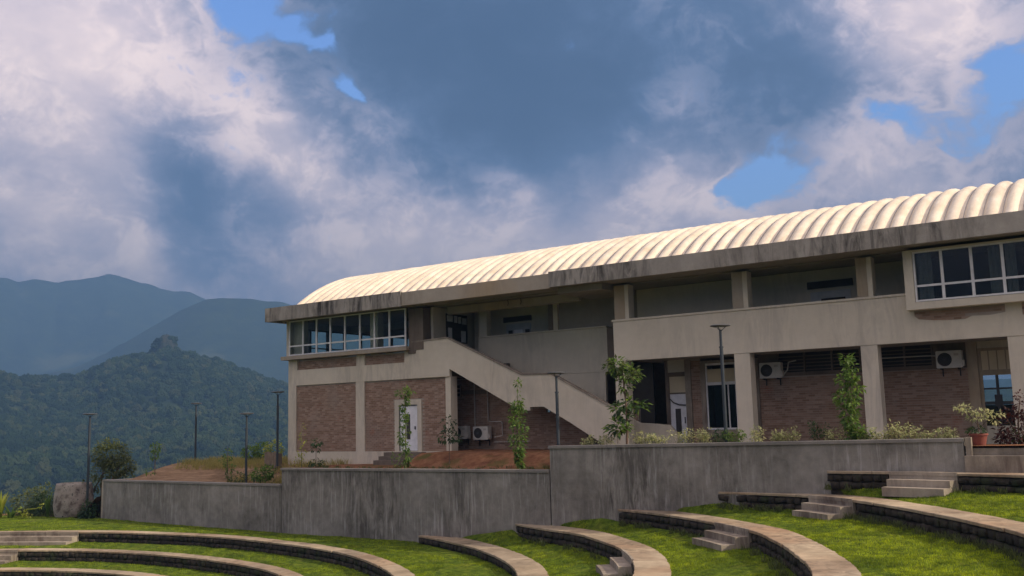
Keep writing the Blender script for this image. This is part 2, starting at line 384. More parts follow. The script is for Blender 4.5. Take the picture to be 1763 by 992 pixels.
# ------------------------------------------------------------------ helpers
def tag(o, label=None, cat=None, group=None, kind=None):
    if label: o['label'] = label
    if cat: o['category'] = cat
    if group: o['group'] = group
    if kind: o['kind'] = kind
    return o
def abs_loc(o):
    v = Vector((0, 0, 0))
    while o: v += o.location; o = o.parent
    return v
def thing(name, loc, label, cat, group=None, rz=0.0):
    o = bpy.data.objects.new(name, None); COL.objects.link(o); o.location = loc; o.rotation_euler = (0, 0, rz)
    o.empty_display_size = 0.3
    return tag(o, label, cat, group)
def link_mesh(name, me, parent=None, loc=(0, 0, 0), rot=(0, 0, 0), scale=None):
    o = bpy.data.objects.new(name, me); COL.objects.link(o); o.parent = parent; o.location = loc; o.rotation_euler = rot
    if scale: o.scale = scale
    return o
class MB:
    def __init__(s): s.v = []; s.f = []
    def add(s, vs, fs):
        k = len(s.v); s.v += [tuple(v) for v in vs]; s.f += [tuple(i + k for i in f) for f in fs]; return s
    def box(s, x0, x1, y0, y1, z0, z1):
        return s.add([(x0, y0, z0), (x1, y0, z0), (x1, y1, z0), (x0, y1, z0), (x0, y0, z1), (x1, y0, z1), (x1, y1, z1), (x0, y1, z1)],
                     [(0, 3, 2, 1), (4, 5, 6, 7), (0, 1, 5, 4), (1, 2, 6, 5), (2, 3, 7, 6), (3, 0, 4, 7)])
    def prism(s, poly, y0, y1):                       # poly in (x, z), clockwise or not; extruded along y
        n = len(poly)
        vs = [(x, y0, z) for x, z in poly] + [(x, y1, z) for x, z in poly]
        fs = [tuple(range(n)), tuple(range(2 * n - 1, n - 1, -1))] + [(i, i + n, (i + 1) % n + n, (i + 1) % n) for i in range(n)]
        return s.add(vs, fs)
    def extrude_z(s, poly, z0, z1):
        n = len(poly)
        vs = [(x, y, z0) for x, y in poly] + [(x, y, z1) for x, y in poly]
        fs = [tuple(range(n - 1, -1, -1)), tuple(range(n, 2 * n))] + [(i, (i + 1) % n, (i + 1) % n + n, i + n) for i in range(n)]
        return s.add(vs, fs)
    def tube(s, pts, rad, n=8, cap=True):
        pts = [Vector(p) for p in pts]; rads = rad if isinstance(rad, (list, tuple)) else [rad] * len(pts)
        vs = []; fs = []; a = None
        for i, p in enumerate(pts):
            d = (pts[min(i + 1, len(pts) - 1)] - pts[max(i - 1, 0)]).normalized()
            if a is None or abs(a.dot(d)) > 0.95: a = Vector((1, 0, 0)) if abs(d.x) < 0.8 else Vector((0, 1, 0))
            u = d.cross(a).normalized(); w = d.cross(u).normalized(); a = w.cross(d) if False else a
            for k in range(n):
                t = 2 * math.pi * k / n; vs.append(p + (u * math.cos(t) + w * math.sin(t)) * rads[i])
        for i in range(len(pts) - 1):
            for k in range(n):
                q = (k + 1) % n; fs.append((i * n + k, i * n + q, (i + 1) * n + q, (i + 1) * n + k))
        if cap: fs += [tuple(range(n - 1, -1, -1)), tuple(range((len(pts) - 1) * n, len(pts) * n))]
        return s.add(vs, fs)
    def lathe(s, prof, n=20, c=(0, 0)):
        vs = []; fs = []
        for r, z in prof:
            for k in range(n):
                t = 2 * math.pi * k / n; vs.append((c[0] + r * math.cos(t), c[1] + r * math.sin(t), z))
        for i in range(len(prof) - 1):
            for k in range(n):
                q = (k + 1) % n; fs.append((i * n + k, i * n + q, (i + 1) * n + q, (i + 1) * n + k))
        return s.add(vs, fs)
    def leaf(s, p, d, up, L, W):                      # folded pointed leaf, six faces wide enough to read as a leaf
        p = Vector(p); d = d.normalized(); side = d.cross(up)
        if side.length < 1e-3: side = d.cross(Vector((1, 0.2, 0)))
        side.normalize(); nn = side.cross(d).normalized()
        m1 = p + d * L * 0.42 + nn * L * 0.04; tip = p + d * L - nn * L * 0.14
        return s.add([p, m1 + side * W * 0.5 + nn * W * 0.12, tip, m1 - side * W * 0.5 + nn * W * 0.12, m1],
                     [(0, 1, 4), (4, 1, 2), (0, 4, 3), (4, 2, 3)])
    def mesh(s, name, mat, smooth=False):
        me = bpy.data.meshes.new(name); me.from_pydata(s.v, [], s.f); me.materials.append(mat)
        if smooth: me.polygons.foreach_set('use_smooth', [True] * len(me.polygons))
        me.update(); return me
    def build(s, name, mat, parent=None, loc=(0, 0, 0), rz=0.0, world=False, smooth=False):
        if world and parent is not None:
            o = abs_loc(parent); s.v = [(x - o.x, y - o.y, z - o.z) for x, y, z in s.v]
        return link_mesh(name, s.mesh(name, mat, smooth), parent, loc, (0, 0, rz))
def wbox(name, mat, parent, *a): return MB().box(*a).build(name, M[mat], parent, world=True)
def smooth_by_angle(o):
    return o

# ------------------------------------------------------------------ terrain
def interp(tab, x):
    if x <= tab[0][0]: return tab[0][1]
    for (a, p), (b, q) in zip(tab, tab[1:]):
        if x <= b: return p + (q - p) * (x - a) / (b - a)
    return tab[-1][1]
def sstep(t):
    t = min(1.0, max(0.0, t)); return t * t * (3 - 2 * t)
def hsh(i, k): 
    v = math.sin(i * 127.1 + k * 311.7) * 43758.5453; return v - math.floor(v)
def wob(a, k, step):                                   # smooth 1-D noise around the compass
    q = a / step; i = math.floor(q); f = sstep(q - i); return hsh(i, k) * (1 - f) + hsh(i + 1, k) * f - 0.5
NEAR = [(-90, 3.4), (-75, 3.0), (-68, 3.1), (-63.07, 2.85), (-62.17, 2.73), (-60.36, 2.72), (-59.25, 2.84), (-58.47, 3.18), (-57.7, 3.62), (-56.9, 3.86), (-55.73, 4.0), (-54.8, 4.1), (-54.04, 4.05), (-53.54, 3.94), (-51.99, 3.6), (-50.77, 3.13), (-49.54, 2.64), (-48.2, 2.19), (-44, 1.6), (-35, 1.0)]
FAR = [(-95, 6.0), (-80, 7.2), (-70, 8.0), (-63.3, 8.23), (-62.38, 8.06), (-61.63, 8.24), (-60.55, 8.13), (-59.6, 8.26), (-58.49, 8.43), (-57.99, 8.61), (-57.03, 8.48), (-56.02, 8.15), (-54.49, 7.76), (-53.61, 7.72), (-52.75, 7.33), (-50, 6.3), (-45, 5.2), (-30, 4.0)]
MID = [(-70, 2.0), (-63, 2.6), (-60, 3.3), (-58.61, 3.85), (-55.98, 5.46), (-54.16, 6.62), (-52.75, 7.27), (-51.89, 7.35), (-50.27, 7.36), (-49.22, 7.23), (-48.03, 7.04), (-42, 6.0), (-30, 4.2)]
def n2(x, y, k): 
    i = math.floor(x); j = math.floor(y); fx = sstep(x - i); fy = sstep(y - j)
    g = lambda a, b: hsh(a * 57.0 + b * 13.0, k)
    return (g(i, j) * (1 - fx) + g(i + 1, j) * fx) * (1 - fy) + (g(i, j + 1) * (1 - fx) + g(i + 1, j + 1) * fx) * fy - 0.5
def terr(a, r):                                        # a in degrees from +Y about the camera's spot, r in metres
    x = r * math.sin(math.radians(a)); y = r * math.cos(math.radians(a))
    if r < 72: return -6.2
    base = -6.2 - 26 * sstep((r - 72) / 130) - 14 * sstep((r - 180) / 300)
    rough = n2(x / 90, y / 90, 1) * 14 + n2(x / 35, y / 35, 2) * 5
    z = base + rough * sstep((r - 200) / 300) * 0.6
    al = a
    e1 = interp(NEAR, al) + wob(al, 5, 0.8) * 0.10 + wob(al, 5, 0.25) * 0.06 if al < -35 else 0.9 + wob(al, 5, 9) * 0.8
    e2 = interp(MID, al) + wob(al, 6, 0.9) * 0.12 if al < -30 else 4.2 - 3.0 * sstep((al + 30) / 12) + wob(al, 6, 11) * 0.8 * sstep((al + 30) / 12)
    e3 = interp(FAR, al) + wob(al, 7, 0.6) * 0.12 if al < -30 else 4.0 - 2.8 * sstep((al + 30) / 12) + wob(al, 7, 13) * 1.0 * sstep((al + 30) / 12)
    for e, R0, R1, R2 in ((e1, 560, 1250, 1900), (e2, 1700, 2700, 3500), (e3, 2700, 3900, 5200)):
        crest = math.tan(math.radians(max(e, 0.3))) * R1 + 1.3
        if r < R1: t = (r - R0) / (R1 - R0); k = 0 if t <= 0 else 0.25 * t + 0.75 * t ** 1.7 if t < 1 else 1
        else: k = 1 - sstep((r - R1) / (R2 - R1))
        spur = (n2(x / (R1 * 0.14), y / (R1 * 0.14), 9) * 0.55 + n2(x / (R1 * 0.05), y / (R1 * 0.05), 8) * 0.2) * k * (1 - k) * 2.2
        z = max(z, -46 + (crest + 46) * (k + spur * 0.5) + rough * 0.8 * min(1, k * 4) * (0 if k > 0.98 else 1) * (R1 / 1500))
    return z
az = [-180 + 3.0 * i for i in range(33)] + [-81 + 1.0 * i for i in range(8)] + [-73 + 0.16 * i for i in range(194)] + [-41.9 + 1.0 * i for i in range(12)] + [-29.9 + 3.0 * i for i in range(70)]
az = sorted(set(round(a, 3) for a in az if a < 180))
rs = [0.5, 20, 45, 60, 72] + [72 * (560 / 72) ** (i / 24) for i in range(1, 25)] + [560 + 15 * i for i in range(1, 47)] + [1270 + 35 * i for i in range(0, 46)] + [2850 + 60 * i for i in range(0, 18)] + [3930 + 120 * i for i in range(0, 10)] + [5200, 5600, 6000]
V = []; F = []
na = len(az); nr = len(rs)
for r in rs:
    for a in az:
        t = math.radians(a); V.append((r * math.sin(t), r * math.cos(t) - 34.0, terr(a, r)))
for i in range(nr - 1):
    for k in range(na):
        q = (k + 1) % na; F.append((i * na + k, (i + 1) * na + k, (i + 1) * na + q, i * na + q))
me = bpy.data.meshes.new('terrain'); me.from_pydata(V, [], F); me.materials.append(M['hill']); me.polygons.foreach_set('use_smooth', [True] * len(me.polygons)); me.update()
tag(link_mesh('terrain', me), kind='structure')

# rocky knob on top of the near hill
kb = MB(); kz = math.tan(math.radians(4.0)) * 1250
prof = [(34, -16), (23, -6), (15, 4), (12, 12), (10.5, 19), (8, 24), (4, 28), (0.1, 29)]
nk = 28; vs = []; fs = []
for i, (rr, z) in enumerate(prof):
    for k in range(nk):
        t = 2 * math.pi * k / nk; q = rr * (1 + 0.28 * n2(3 + 2 * math.cos(t), 3 + 2 * math.sin(t) + i * 0.45, 21))
        vs.append((q * math.cos(t), q * math.sin(t), z + 2.5 * n2(5 + 3 * math.cos(t), 3 * math.sin(t) + i, 22)))
for i in range(len(prof) - 1):
    for k in range(nk): fs.append((i * nk + k, i * nk + (k + 1) % nk, (i + 1) * nk + (k + 1) % nk, (i + 1) * nk + k))
kb.add(vs, fs)
t = math.radians(-54.85)
tag(kb.build('rocky_knob', M['knob'], loc=(1250 * math.sin(t), 1250 * math.cos(t) - 34, kz)), kind='structure')

# far-off wood on the valley floor and the near hill: crowns scattered by geometry nodes
def crown_nodes(name, mat, sub, smin, smax):
    ng = bpy.data.node_groups.new(name, 'GeometryNodeTree')
    ng.interface.new_socket('Geometry', in_out='INPUT', socket_type='NodeSocketGeometry'); ng.interface.new_socket('Geometry', in_out='OUTPUT', socket_type='NodeSocketGeometry')
    N = ng.nodes; L = ng.links
    gi = N.new('NodeGroupInput'); go = N.new('NodeGroupOutput')
    shapes = N.new('GeometryNodeJoinGeometry')
    insts = []
    g2i = N.new('GeometryNodeGeometryToInstance')
    for k in range(4):
        ico = N.new('GeometryNodeMeshIcoSphere'); ico.inputs['Subdivisions'].default_value = sub; ico.inputs['Radius'].default_value = 1.0
        no = N.new('ShaderNodeTexNoise'); no.inputs['Scale'].default_value = 1.5; no.inputs['Detail'].default_value = 3.0; no.inputs['Roughness'].default_value = 0.75
        pos = N.new('GeometryNodeInputPosition'); off = N.new('ShaderNodeVectorMath'); off.operation = 'ADD'; off.inputs[1].default_value = (k * 7.3, k * 3.1, 0)
        L.new(pos.outputs[0], off.inputs[0]); L.new(off.outputs[0], no.inputs['Vector'])
        mm = N.new('ShaderNodeMath'); mm.operation = 'MULTIPLY_ADD'; mm.inputs[1].default_value = 2.0; mm.inputs[2].default_value = -0.15; L.new(no.outputs['Fac'], mm.inputs[0])
        sc = N.new('ShaderNodeVectorMath'); sc.operation = 'SCALE'; L.new(pos.outputs[0], sc.inputs[0]); L.new(mm.outputs[0], sc.inputs['Scale'])
        sp = N.new('GeometryNodeSetPosition'); L.new(ico.outputs['Mesh'], sp.inputs['Geometry']); L.new(sc.outputs[0], sp.inputs['Position'])
        tf = N.new('GeometryNodeTransform'); L.new(sp.outputs[0], tf.inputs['Geometry']); tf.inputs['Scale'].default_value = (1, 1, (0.8, 1.1, 0.95, 1.3)[k])
        sm = N.new('GeometryNodeSetMaterial'); sm.inputs['Material'].default_value = mat; L.new(tf.outputs[0], sm.inputs['Geometry'])
        L.new(sm.outputs[0], g2i.inputs[0])
    iop = N.new('GeometryNodeInstanceOnPoints'); iop.inputs['Pick Instance'].default_value = True
    L.new(gi.outputs[0], iop.inputs['Points']); L.new(g2i.outputs[0], iop.inputs['Instance'])
    rv = N.new('FunctionNodeRandomValue'); rv.data_type = 'FLOAT'; rv.inputs[2].default_value = smin; rv.inputs[3].default_value = smax
    rr = N.new('FunctionNodeRandomValue'); rr.data_type = 'FLOAT_VECTOR'; rr.inputs[0].default_value = (0, 0, 0); rr.inputs[1].default_value = (0.3, 0.3, 6.28)
    L.new(rv.outputs[1], iop.inputs['Scale']); L.new(rr.outputs[0], iop.inputs['Rotation']); L.new(iop.outputs[0], go.inputs[0])
    return ng
def scatter(name, pts, ng, mat):
    me = bpy.data.meshes.new(name); me.from_pydata(pts, [], []); me.materials.append(mat)
    o = link_mesh(name, me); md = o.modifiers.new('scatter', 'NODES'); md.node_group = ng; return o
P_ = []
def wood(n, a0, a1, r0, r1, lift, clump):
    k = 0
    while k < n:
        a = rnd.uniform(a0, a1); r = math.sqrt(rnd.uniform(r0 * r0, r1 * r1))
        x = r * math.sin(math.radians(a)); y = r * math.cos(math.radians(a))
        if n2(x / 60, y / 60, 31) + rnd.uniform(-.5, .5) < clump: k += 0.4; continue
        P_.append((x, y - 34, terr(a, r) + lift)); k += 1
wood(2600, -74, -42, 300, 430, 0.6, -0.55)
wood(13000, -74, -42, 420, 1400, 2.0, -0.35)
t = math.radians(-54.85)
for _ in range(60):
    q = rnd.uniform(0, 6.28); h = rnd.uniform(0, 1) ** 1.5
    rr = 24 - 17 * h; P_.append((1250 * math.sin(t) + rr * math.cos(q), 1250 * math.cos(t) - 34 + rr * math.sin(q), kz - 12 + 38 * h))
tag(scatter('forest', P_, crown_nodes('crown_scatter', M['crown'], 4, 2.4, 6.5), M['crown']), 'dense dark green forest covering the hill and the valley floor', 'forest', kind='stuff')

def wall_y(x):                                         # plan line of the retaining walls
    return interp([(-60, -3.6), (-48.2, -3.75), (-33.75, -4.1), (-18.8, -5.0), (8, -5.0)], x)
# ------------------------------------------------------------------ ground behind the retaining walls
def plat(x, y):
    if x >= -18.7:
        return 0.28 if y < -3.4 else max(0.0, 0.28 - (y + 3.4) * 0.5)
    if x >= -33.74:
        wall = -0.60
        if x > -27.6:
            k = sstep((y + 3.4) / 1.7); z = wall + (0.60 + 0.0) * k
            return z + 0.05 * n2(x * 1.5, y * 1.5, 4)
        return -0.58 + 0.05 * n2(x * 1.3, y * 1.3, 4)
    # mound at the left
    zc = -1.36 + 0.92 * sstep((y + 3.7) / 3.8) * (1 - 0.35 * sstep((x + 40) / 4)) * (0.92 + 0.22 * math.sin(x * 0.35 + 1))
    if y > 3: zc -= (y - 3) * 0.28
    lf = sstep((-46.6 - x) / 5.0)
    zc = zc * (1 - lf) + (-3.5 - 0.02 * max(0, y)) * lf
    return zc + 0.07 * n2(x * 0.9, y * 0.9, 4)
def sheet(name, x0, x1, y0, y1, fn, mat, step=0.35, kind='structure'):
    nx = max(2, int((x1 - x0) / step)); ny = max(2, int((y1 - (-5 if y0 is None else y0)) / step)); V = []; F = []
    for j in range(ny + 1):
        for i in range(nx + 1):
            x = x0 + (x1 - x0) * i / nx; ya = wall_y(x) + .14 if y0 is None else y0; y = ya + (y1 - ya) * j / ny; V.append((x, y, fn(x, y)))
    for j in range(ny):
        for i in range(nx): k = j * (nx + 1) + i; F.append((k, k + 1, k + nx + 2, k + nx + 1))
    me = bpy.data.meshes.new(name); me.from_pydata(V, [], F); me.materials.append(M[mat]); me.polygons.foreach_set('use_smooth', [True] * len(me.polygons)); me.update()
    return tag(link_mesh(name, me), kind=kind)
sheet('planting_bed', -18.7, 8.0, None, -2.9, plat, 'soil', 0.3)
sheet('soil_bank', -33.7, -18.75, None, 2.0, plat, 'soil', 0.2)
sheet('soil_mound', -48.6, -33.75, None, 9.0, plat, 'mound', 0.25)
sheet('left_ground', -78, -48.55, -3.9, 9.0, lambda x, y: (plat(x, y)) - 0.1 - 0.004 * max(0, -55 - x) ** 2 + 0.1 * n2(x, y, 3), 'soil', 0.6)
sheet('rear_ground', -37.5, 14, 2.0, 22, lambda x, y: -0.62 - 0.3 * max(0, y - 13), 'soil', 1.5)
sheet('paving', -18.7, 8.0, -2.95, 2.45, lambda x, y: 0.0, 'paving', 2.0)

# ------------------------------------------------------------------ the building
B = thing('long_building', (-16.0, 6.0, 0.0), 'long two storey plastered concrete and brick building with a ribbed cream barrel roof', 'building')
W = lambda name, mat, *a: wbox(name, mat, B, *a)
# --- left block, ground floor
W('column', 'plaster', -37.9, -37.33, -0.02, 0.5, 0.0, 3.34)
W('column', 'plaster', -33.12, -32.55, -0.02, 0.5, 0.0, 3.34)
W('column', 'plaster', -27.52, -27.22, -0.02, 0.45, -0.45, 3.34)
MB().box(-37.9, -27.22, -0.03, 0.4, -0.75, 0.0).build('plinth', M['plaster'], B, world=True)
W('beam', 'plaster', -37.9, -29.95, -0.025, 0.4, 3.34, 4.12)
for x0, x1 in ((-37.9, -37.26), (-33.08, -32.53), (-29.97, -29.4)):
    W('upper_column', 'plaster', x0, x1, -0.022, 0.4, 4.12, 4.64)
MB().box(-37.9, -37.6, 0.0, 12.0, -0.7, 4.64).box(-37.9, -37.5, 12.0, 12.3, -0.7, 6.6).build('end_wall', M['plaster'], B, world=True)
def brick_panel(x0, x1, z0, z1, yf, parts=0, ragged=None, hole=None):
    """running-bond bricks facing -Y, their faces near yf; returns how many were made as single parts"""
    MB().box(x0, x1, yf + 0.013, yf + 0.2, z0, z1).build('mortar_bed', M['mortar'], B, world=True) if not hole else None
    if hole:
        mb = MB(); hx0, hx1, hz1 = hole
        mb.box(x0, hx0, yf + 0.013, yf + 0.2, z0, z1); mb.box(hx1, x1, yf + 0.013, yf + 0.2, z0, z1); mb.box(hx0, hx1, yf + 0.013, yf + 0.2, hz1, z1)
        mb.build('mortar_bed', M['mortar'], B, world=True)
    bl, bh, j = 0.228, 0.074, 0.012; out = []; row = 0; z = z0 + j
    while z + bh <= z1 + 0.001:
        x = x0 + (0 if row % 2 == 0 else -(bl + j) / 2)
        while x < x1 - 0.03:
            a = max(x, x0 + 0.004); b = min(x + bl, x1 - 0.004)
            if b - a > 0.04 and not (hole and a < hole[1] and b > hole[0] and z < hole[2]) and not (ragged and ragged((a + b) / 2, z)):
                out.append((a, b, z + rnd.uniform(-.002, .002), z + bh, yf - rnd.uniform(0, 0.009)))
            x += bl + j
        z += bh + j; row += 1
    full = [q for q in out if q[1] - q[0] > bl - 0.002][:parts]; fs = set(full)
    for a, b, c, d, y in full:
        link_mesh('brick', brick_me, B, Vector(((a + b) / 2, y, c)) - B.location)
    mb = MB()
    for q in out:
        if q in fs: continue
        a, b, c, d, y = q
        mb.add([(a, y, c), (b, y, c), (b, y, d), (a, y, d), (a, y + .03, c), (b, y + .03, c), (b, y + .03, d), (a, y + .03, d)], [(0, 1, 2, 3), (0, 4, 5, 1), (1, 5, 6, 2), (2, 6, 7, 3), (3, 7, 4, 0)])
    if mb.v: tag(mb.build('brickwork', M['brick'], B, world=True), kind='stuff')
    return len(full)
brick_me = MB().add([(-.114, 0, 0), (.114, 0, 0), (.114, 0, .074), (-.114, 0, .074), (-.114, .03, 0), (.114, .03, 0), (.114, .03, .074), (-.114, .03, .074)], [(0, 1, 2, 3), (0, 4, 5, 1), (1, 5, 6, 2), (2, 6, 7, 3), (3, 7, 4, 0)]).mesh('brick', M['brick'])
brick_panel(-37.33, -33.12, 0.0, 3.34, 0.05)
brick_panel(-32.55, -27.52, 0.0, 3.34, 0.05, hole=(-30.62, -28.98, 2.38))
brick_panel(-37.26, -33.08, 4.12, 4.62, 0.06)
brick_panel(-32.53, -29.97, 4.12, 4.62, 0.06)
# door in the left block
fr = MB().box(-30.62, -30.37, -0.01, 0.2, 0, 2.38).box(-29.22, -28.98, -0.01, 0.2, 0, 2.38).box(-30.37, -29.22, -0.01, 0.2, 2.14, 2.38).build('door_surround', M['plaster'], B, world=True)
d = MB().box(-30.36, -29.23, 0.06, 0.11, 0.03, 2.13).build('door', M['white_door'], B, world=True)
MB().box(-29.95, -29.72, 0.045, 0.062, 0.55, 1.70).build('door_glass', M['dark_inside'], d, world=True)
MB().box(-29.42, -29.38, 0.0, 0.06, 1.0, 1.14).build('handle', M['lamp_head'], d, world=True)
MB().box(-30.37, -30.33, 0.03, 0.06, 0.03, 2.12).box(-29.26, -29.22, 0.03, 0.06, 0.03, 2.12).box(-30.33, -29.26, 0.03, 0.06, 2.09, 2.13).build('door_frame', M['lamp_head'], d, world=True)
st = MB()
for i in range(3): st.box(-31.0 - .02 * i, -28.7 + .02 * i, -0.33 * (i + 1) - 0.04, -0.33 * i - 0.035, -0.75, -0.03 - 0.17 * i)
st.build('door_steps', M['brown_wall'], B, world=True)

# --- left block, upper floor: sill, window band
MB().box(-38.12, -29.55, -0.36, 0.38, 4.66, 4.84).build('window_sill', M['fascia_warm'], B, world=True)
W('window_lintel', 'soffit', -37.9, -28.7, -0.02, 0.35, 6.66, 6.95)
def window_band(xs, z0, zt, z1, y, glass, trans_from=None, t=0.045):
    w = MB().box(xs[0] - .03, xs[-1] + .03, y - .03, y + .04, z0, z0 + .055).box(xs[0] - .03, xs[-1] + .03, y - .03, y + .04, z1 - .055, z1).box(xs[0] - .03, xs[0] + .03, y - .03, y + .04, z0 + .055, z1 - .055).box(xs[-1] - .03, xs[-1] + .03, y - .03, y + .04, z0 + .055, z1 - .055).build('window', M['white_frame'], B, world=True)
    for x in xs[1:-1]: MB().box(x - t, x + t, y - .028, y + .038, z0 + .056, z1 - .056).build('mullion', M['white_frame'], w, world=True)
    for i, (a, b) in enumerate(zip(xs, xs[1:])):
        MB().box(a + t, b - t, y - .02, y + .03, zt - .035, zt + .035).build('transom', M['white_frame'], w, world=True)
        for c, d in ((z0 + .056, zt - .036), (zt + .036, z1 - .056)):
            MB().box(a + t, b - t, y + .002, y + .008, c, d).build('pane', M[glass], w, world=True)
    return w
window_band([-37.56, -36.57, -35.6, -34.62, -33.61, -32.6, -31.64, -30.68, -29.68], 4.86, 5.34, 6.64, -0.25, 'glass')
# corner post and the room behind, its end wall glazed too
W('corner_post', 'plaster', -37.86, -37.6, -0.2, 0.9, 4.84, 6.66)
W('corner_post', 'plaster', -37.59, -36.85, 0.05, 0.35, 4.84, 6.655)
W('room_floor', 'room', -37.6, -28.7, 0.4, 12.0, 4.3, 4.6)
W('room_ceiling', 'soffit', -37.9, -28.7, 0.36, 12.0, 6.66, 6.8)
W('room_back_wall', 'room', -37.6, -26.9, 11.8, 12.0, 4.3, 6.66)
W('room_partition', 'plaster', -28.70, -28.55, 0.43, 12.0, 4.21, 6.655)
W('end_sill', 'room', -37.9, -37.6, 0.9, 11.8, 4.6, 4.95)
W('end_lintel', 'room', -37.9, -37.6, 0.9, 11.8, 6.32, 6.66)
ew = MB().box(-37.8, -37.72, 1.2, 11.7, 4.95, 5.02).box(-37.8, -37.72, 1.2, 11.7, 6.25, 6.32).box(-37.79, -37.73, 1.2, 11.7, 5.32, 5.38).build('end_window', M['black_frame'], B, world=True)
for k in range(9):
    y = 1.25 + 1.28 * k
    MB().box(-37.82, -37.7, y, y + 0.13, 4.96, 6.32).build('mullion', M['black_frame'], ew, world=True)
    if k < 8: MB().box(-37.765, -37.758, y + .13, y + 1.28, 5.02, 6.25).build('pane', M['glass'], ew, world=True)
W('room_column', 'plaster', -32.35, -31.85, 0.2, 0.6, 4.61, 6.655)
W('ceiling_beam', 'room', -37.6, -28.7, 4.2, 4.5, 6.3, 6.64)
W('brown_column', 'brown_wall', -29.6, -28.72, -0.12, 0.42, 4.66, 6.6)
W('brown_column_foot', 'brown_wall', -29.62, -29.2, -0.14, 0.3, 4.5, 4.655)

# --- staircase: outer side wall, inner side wall, flights and landing
outer = [(-29.9, 3.34), (-29.9, 4.3), (-29.45, 4.5), (-29.42, 5.0), (-27.33, 5.06), (-23.3, 3.21), (-21.8, 3.17), (-18.79, 1.60), (-18.79, 0.0), (-18.95, 0.0), (-20.95, 1.17), (-22.2, 1.84), (-22.88, 1.84), (-22.9, 1.69), (-23.25, 1.71), (-23.7, 1.87), (-27.22, 3.68), (-27.22, 3.34)]
MB().prism(outer, -0.09, 0.09).build('stair_side_wall', M['plaster'], B, world=True)
cap = MB()
tp = [(-29.42, 5.0), (-27.33, 5.06), (-23.3, 3.21), (-21.8, 3.17), (-18.8, 1.61)]
for (a, p), (b, q) in zip(tp, tp[1:]):
    cap.prism([(a, p + .002), (a, p + .07), (b, q + .07), (b, q + .002)], -0.125, 0.125)
cap.build('stair_wall_coping', M['step'], B, world=True)
inner = [(-27.2, 4.0), (-27.2, 4.45), (-23.3, 2.66), (-21.8, 2.62), (-18.6, 1.06), (-17.95, 1.02), (-17.25, 0.95), (-16.95, 0.6), (-16.95, 0.0), (-18.3, 0.0), (-20.95, 1.2), (-22.9, 1.7), (-27.2, 3.6)]
MB().prism(inner, 1.62, 1.76).build('stair_inner_wall', M['plaster'], B, world=True)
fl = MB()
n = 11
for i in range(n):                                    # upper flight, each tread a step of its own mesh
    x0 = -27.2 + (4.3 / n) * i; z = 4.2 - (2.2 / n) * i
    MB().box(x0, x0 + 4.3 / n, 0.092, 1.61, z - 0.28, z).build('stair_tread', M['step'], B, world=True)
MB().box(-22.9, -21.9, 0.092, 1.61, 1.76, 2.0).build('stair_landing', M['step'], B, world=True)
for i in range(n):
    x0 = -21.9 + (3.6 / n) * i; z = 2.0 - (1.9 / n) * (i + 1)
    MB().box(x0, x0 + 3.6 / n, 0.092, 1.61, max(z - 0.28, 0.001), z).build('stair_tread', M['step'], B, world=True)
W('upper_landing', 'soffit', -29.9, -27.2, 0.1, 2.2, 3.9, 4.2)
# brick wall under the stairs
MB().box(-28.95, -28.8, 0.3, 2.0, -0.6, 3.9).build('cross_wall', M['brown_wall'], B, world=True)
brick_panel(-28.8, -23.4, -0.2, 3.3, 1.9)
brick_panel(-23.4, -18.8, -0.2, 1.62, 1.9)
W('top_band', 'brown_wall', -28.8, -25.4, 1.88, 2.1, 3.301, 3.9)
W('cross_band', 'brown_wall', -28.95, -27.53, 0.41, 1.87, 3.35, 3.89)
MB().box(-28.8, -23.4, 1.86, 2.1, 2.55, 2.75).build('lintel_band', M['brown_wall'], B, world=True)
W('plaster_patch', 'brown_wall', -21.3, -20.6, 1.85, 1.92, 0.0, 1.75)
vb = MB().box(-28.6, -28.1, 1.83, 1.9, 2.45, 3.05).build('vent_block', M['step'], B, world=True)
for i in range(2):
    for k in range(3): MB().box(-28.54 + .24 * i, -28.38 + .24 * i, 1.815, 1.832, 2.5 + .19 * k, 2.62 + .19 * k).build('vent_slot', M['dark_inside'], vb, world=True)

# --- gallery seen behind the staircase
W('gallery_parapet', 'corridor', -27.3, -20.35, 2.25, 2.399, 3.28, 5.2)
W('gallery_parapet_cap', 'plaster', -27.3, -20.35, 2.17, 2.399, 5.201, 5.26)
W('gallery_slab', 'soffit', -28.8, -18.8, 2.42, 4.6, 3.7, 3.95)
W('gallery_column', 'plaster', -27.25, -26.8, 2.26, 2.6, 5.262, 6.6)
W('gallery_column', 'brown_wall', -23.35, -23.08, 2.26, 2.6, 5.262, 6.6)
W('gallery_column', 'plaster', -23.079, -22.85, 2.26, 2.6, 5.262, 6.6)
W('gallery_infill', 'soffit', -22.85, -18.8, 2.40, 2.55, 5.20, 6.66)
W('unpainted_door_jamb', 'brown_wall', -20.34, -19.85, 2.24, 2.42, 3.7, 5.15)
W('gallery_back_wall', 'plaster', -28.4, -18.8, 3.4, 3.6, 3.95, 6.66)
gd = MB().box(-26.45, -25.05, 3.35, 3.4, 3.95, 5.85).build('gallery_door', M['grey_door'], B, world=True)
for a in (-26.32, -25.35): MB().box(a, a + .25, 3.335, 3.352, 4.7, 5.55).build('door_glass', M['dark_inside'], gd, world=True)
MB().box(-25.98, -25.5, 3.33, 3.348, 4.75, 5.56).build('door_panel', M['white_door'], gd, world=True)
MB().box(-26.6, -25.0, 3.33, 3.4, 5.95, 6.2).build('door_transom', M['dark_inside'], gd, world=True)
fwn = MB().box(-28.549, -28.53, 1.35, 3.0, 5.05, 6.42).build('side_window', M['dark_inside'], B, world=True)
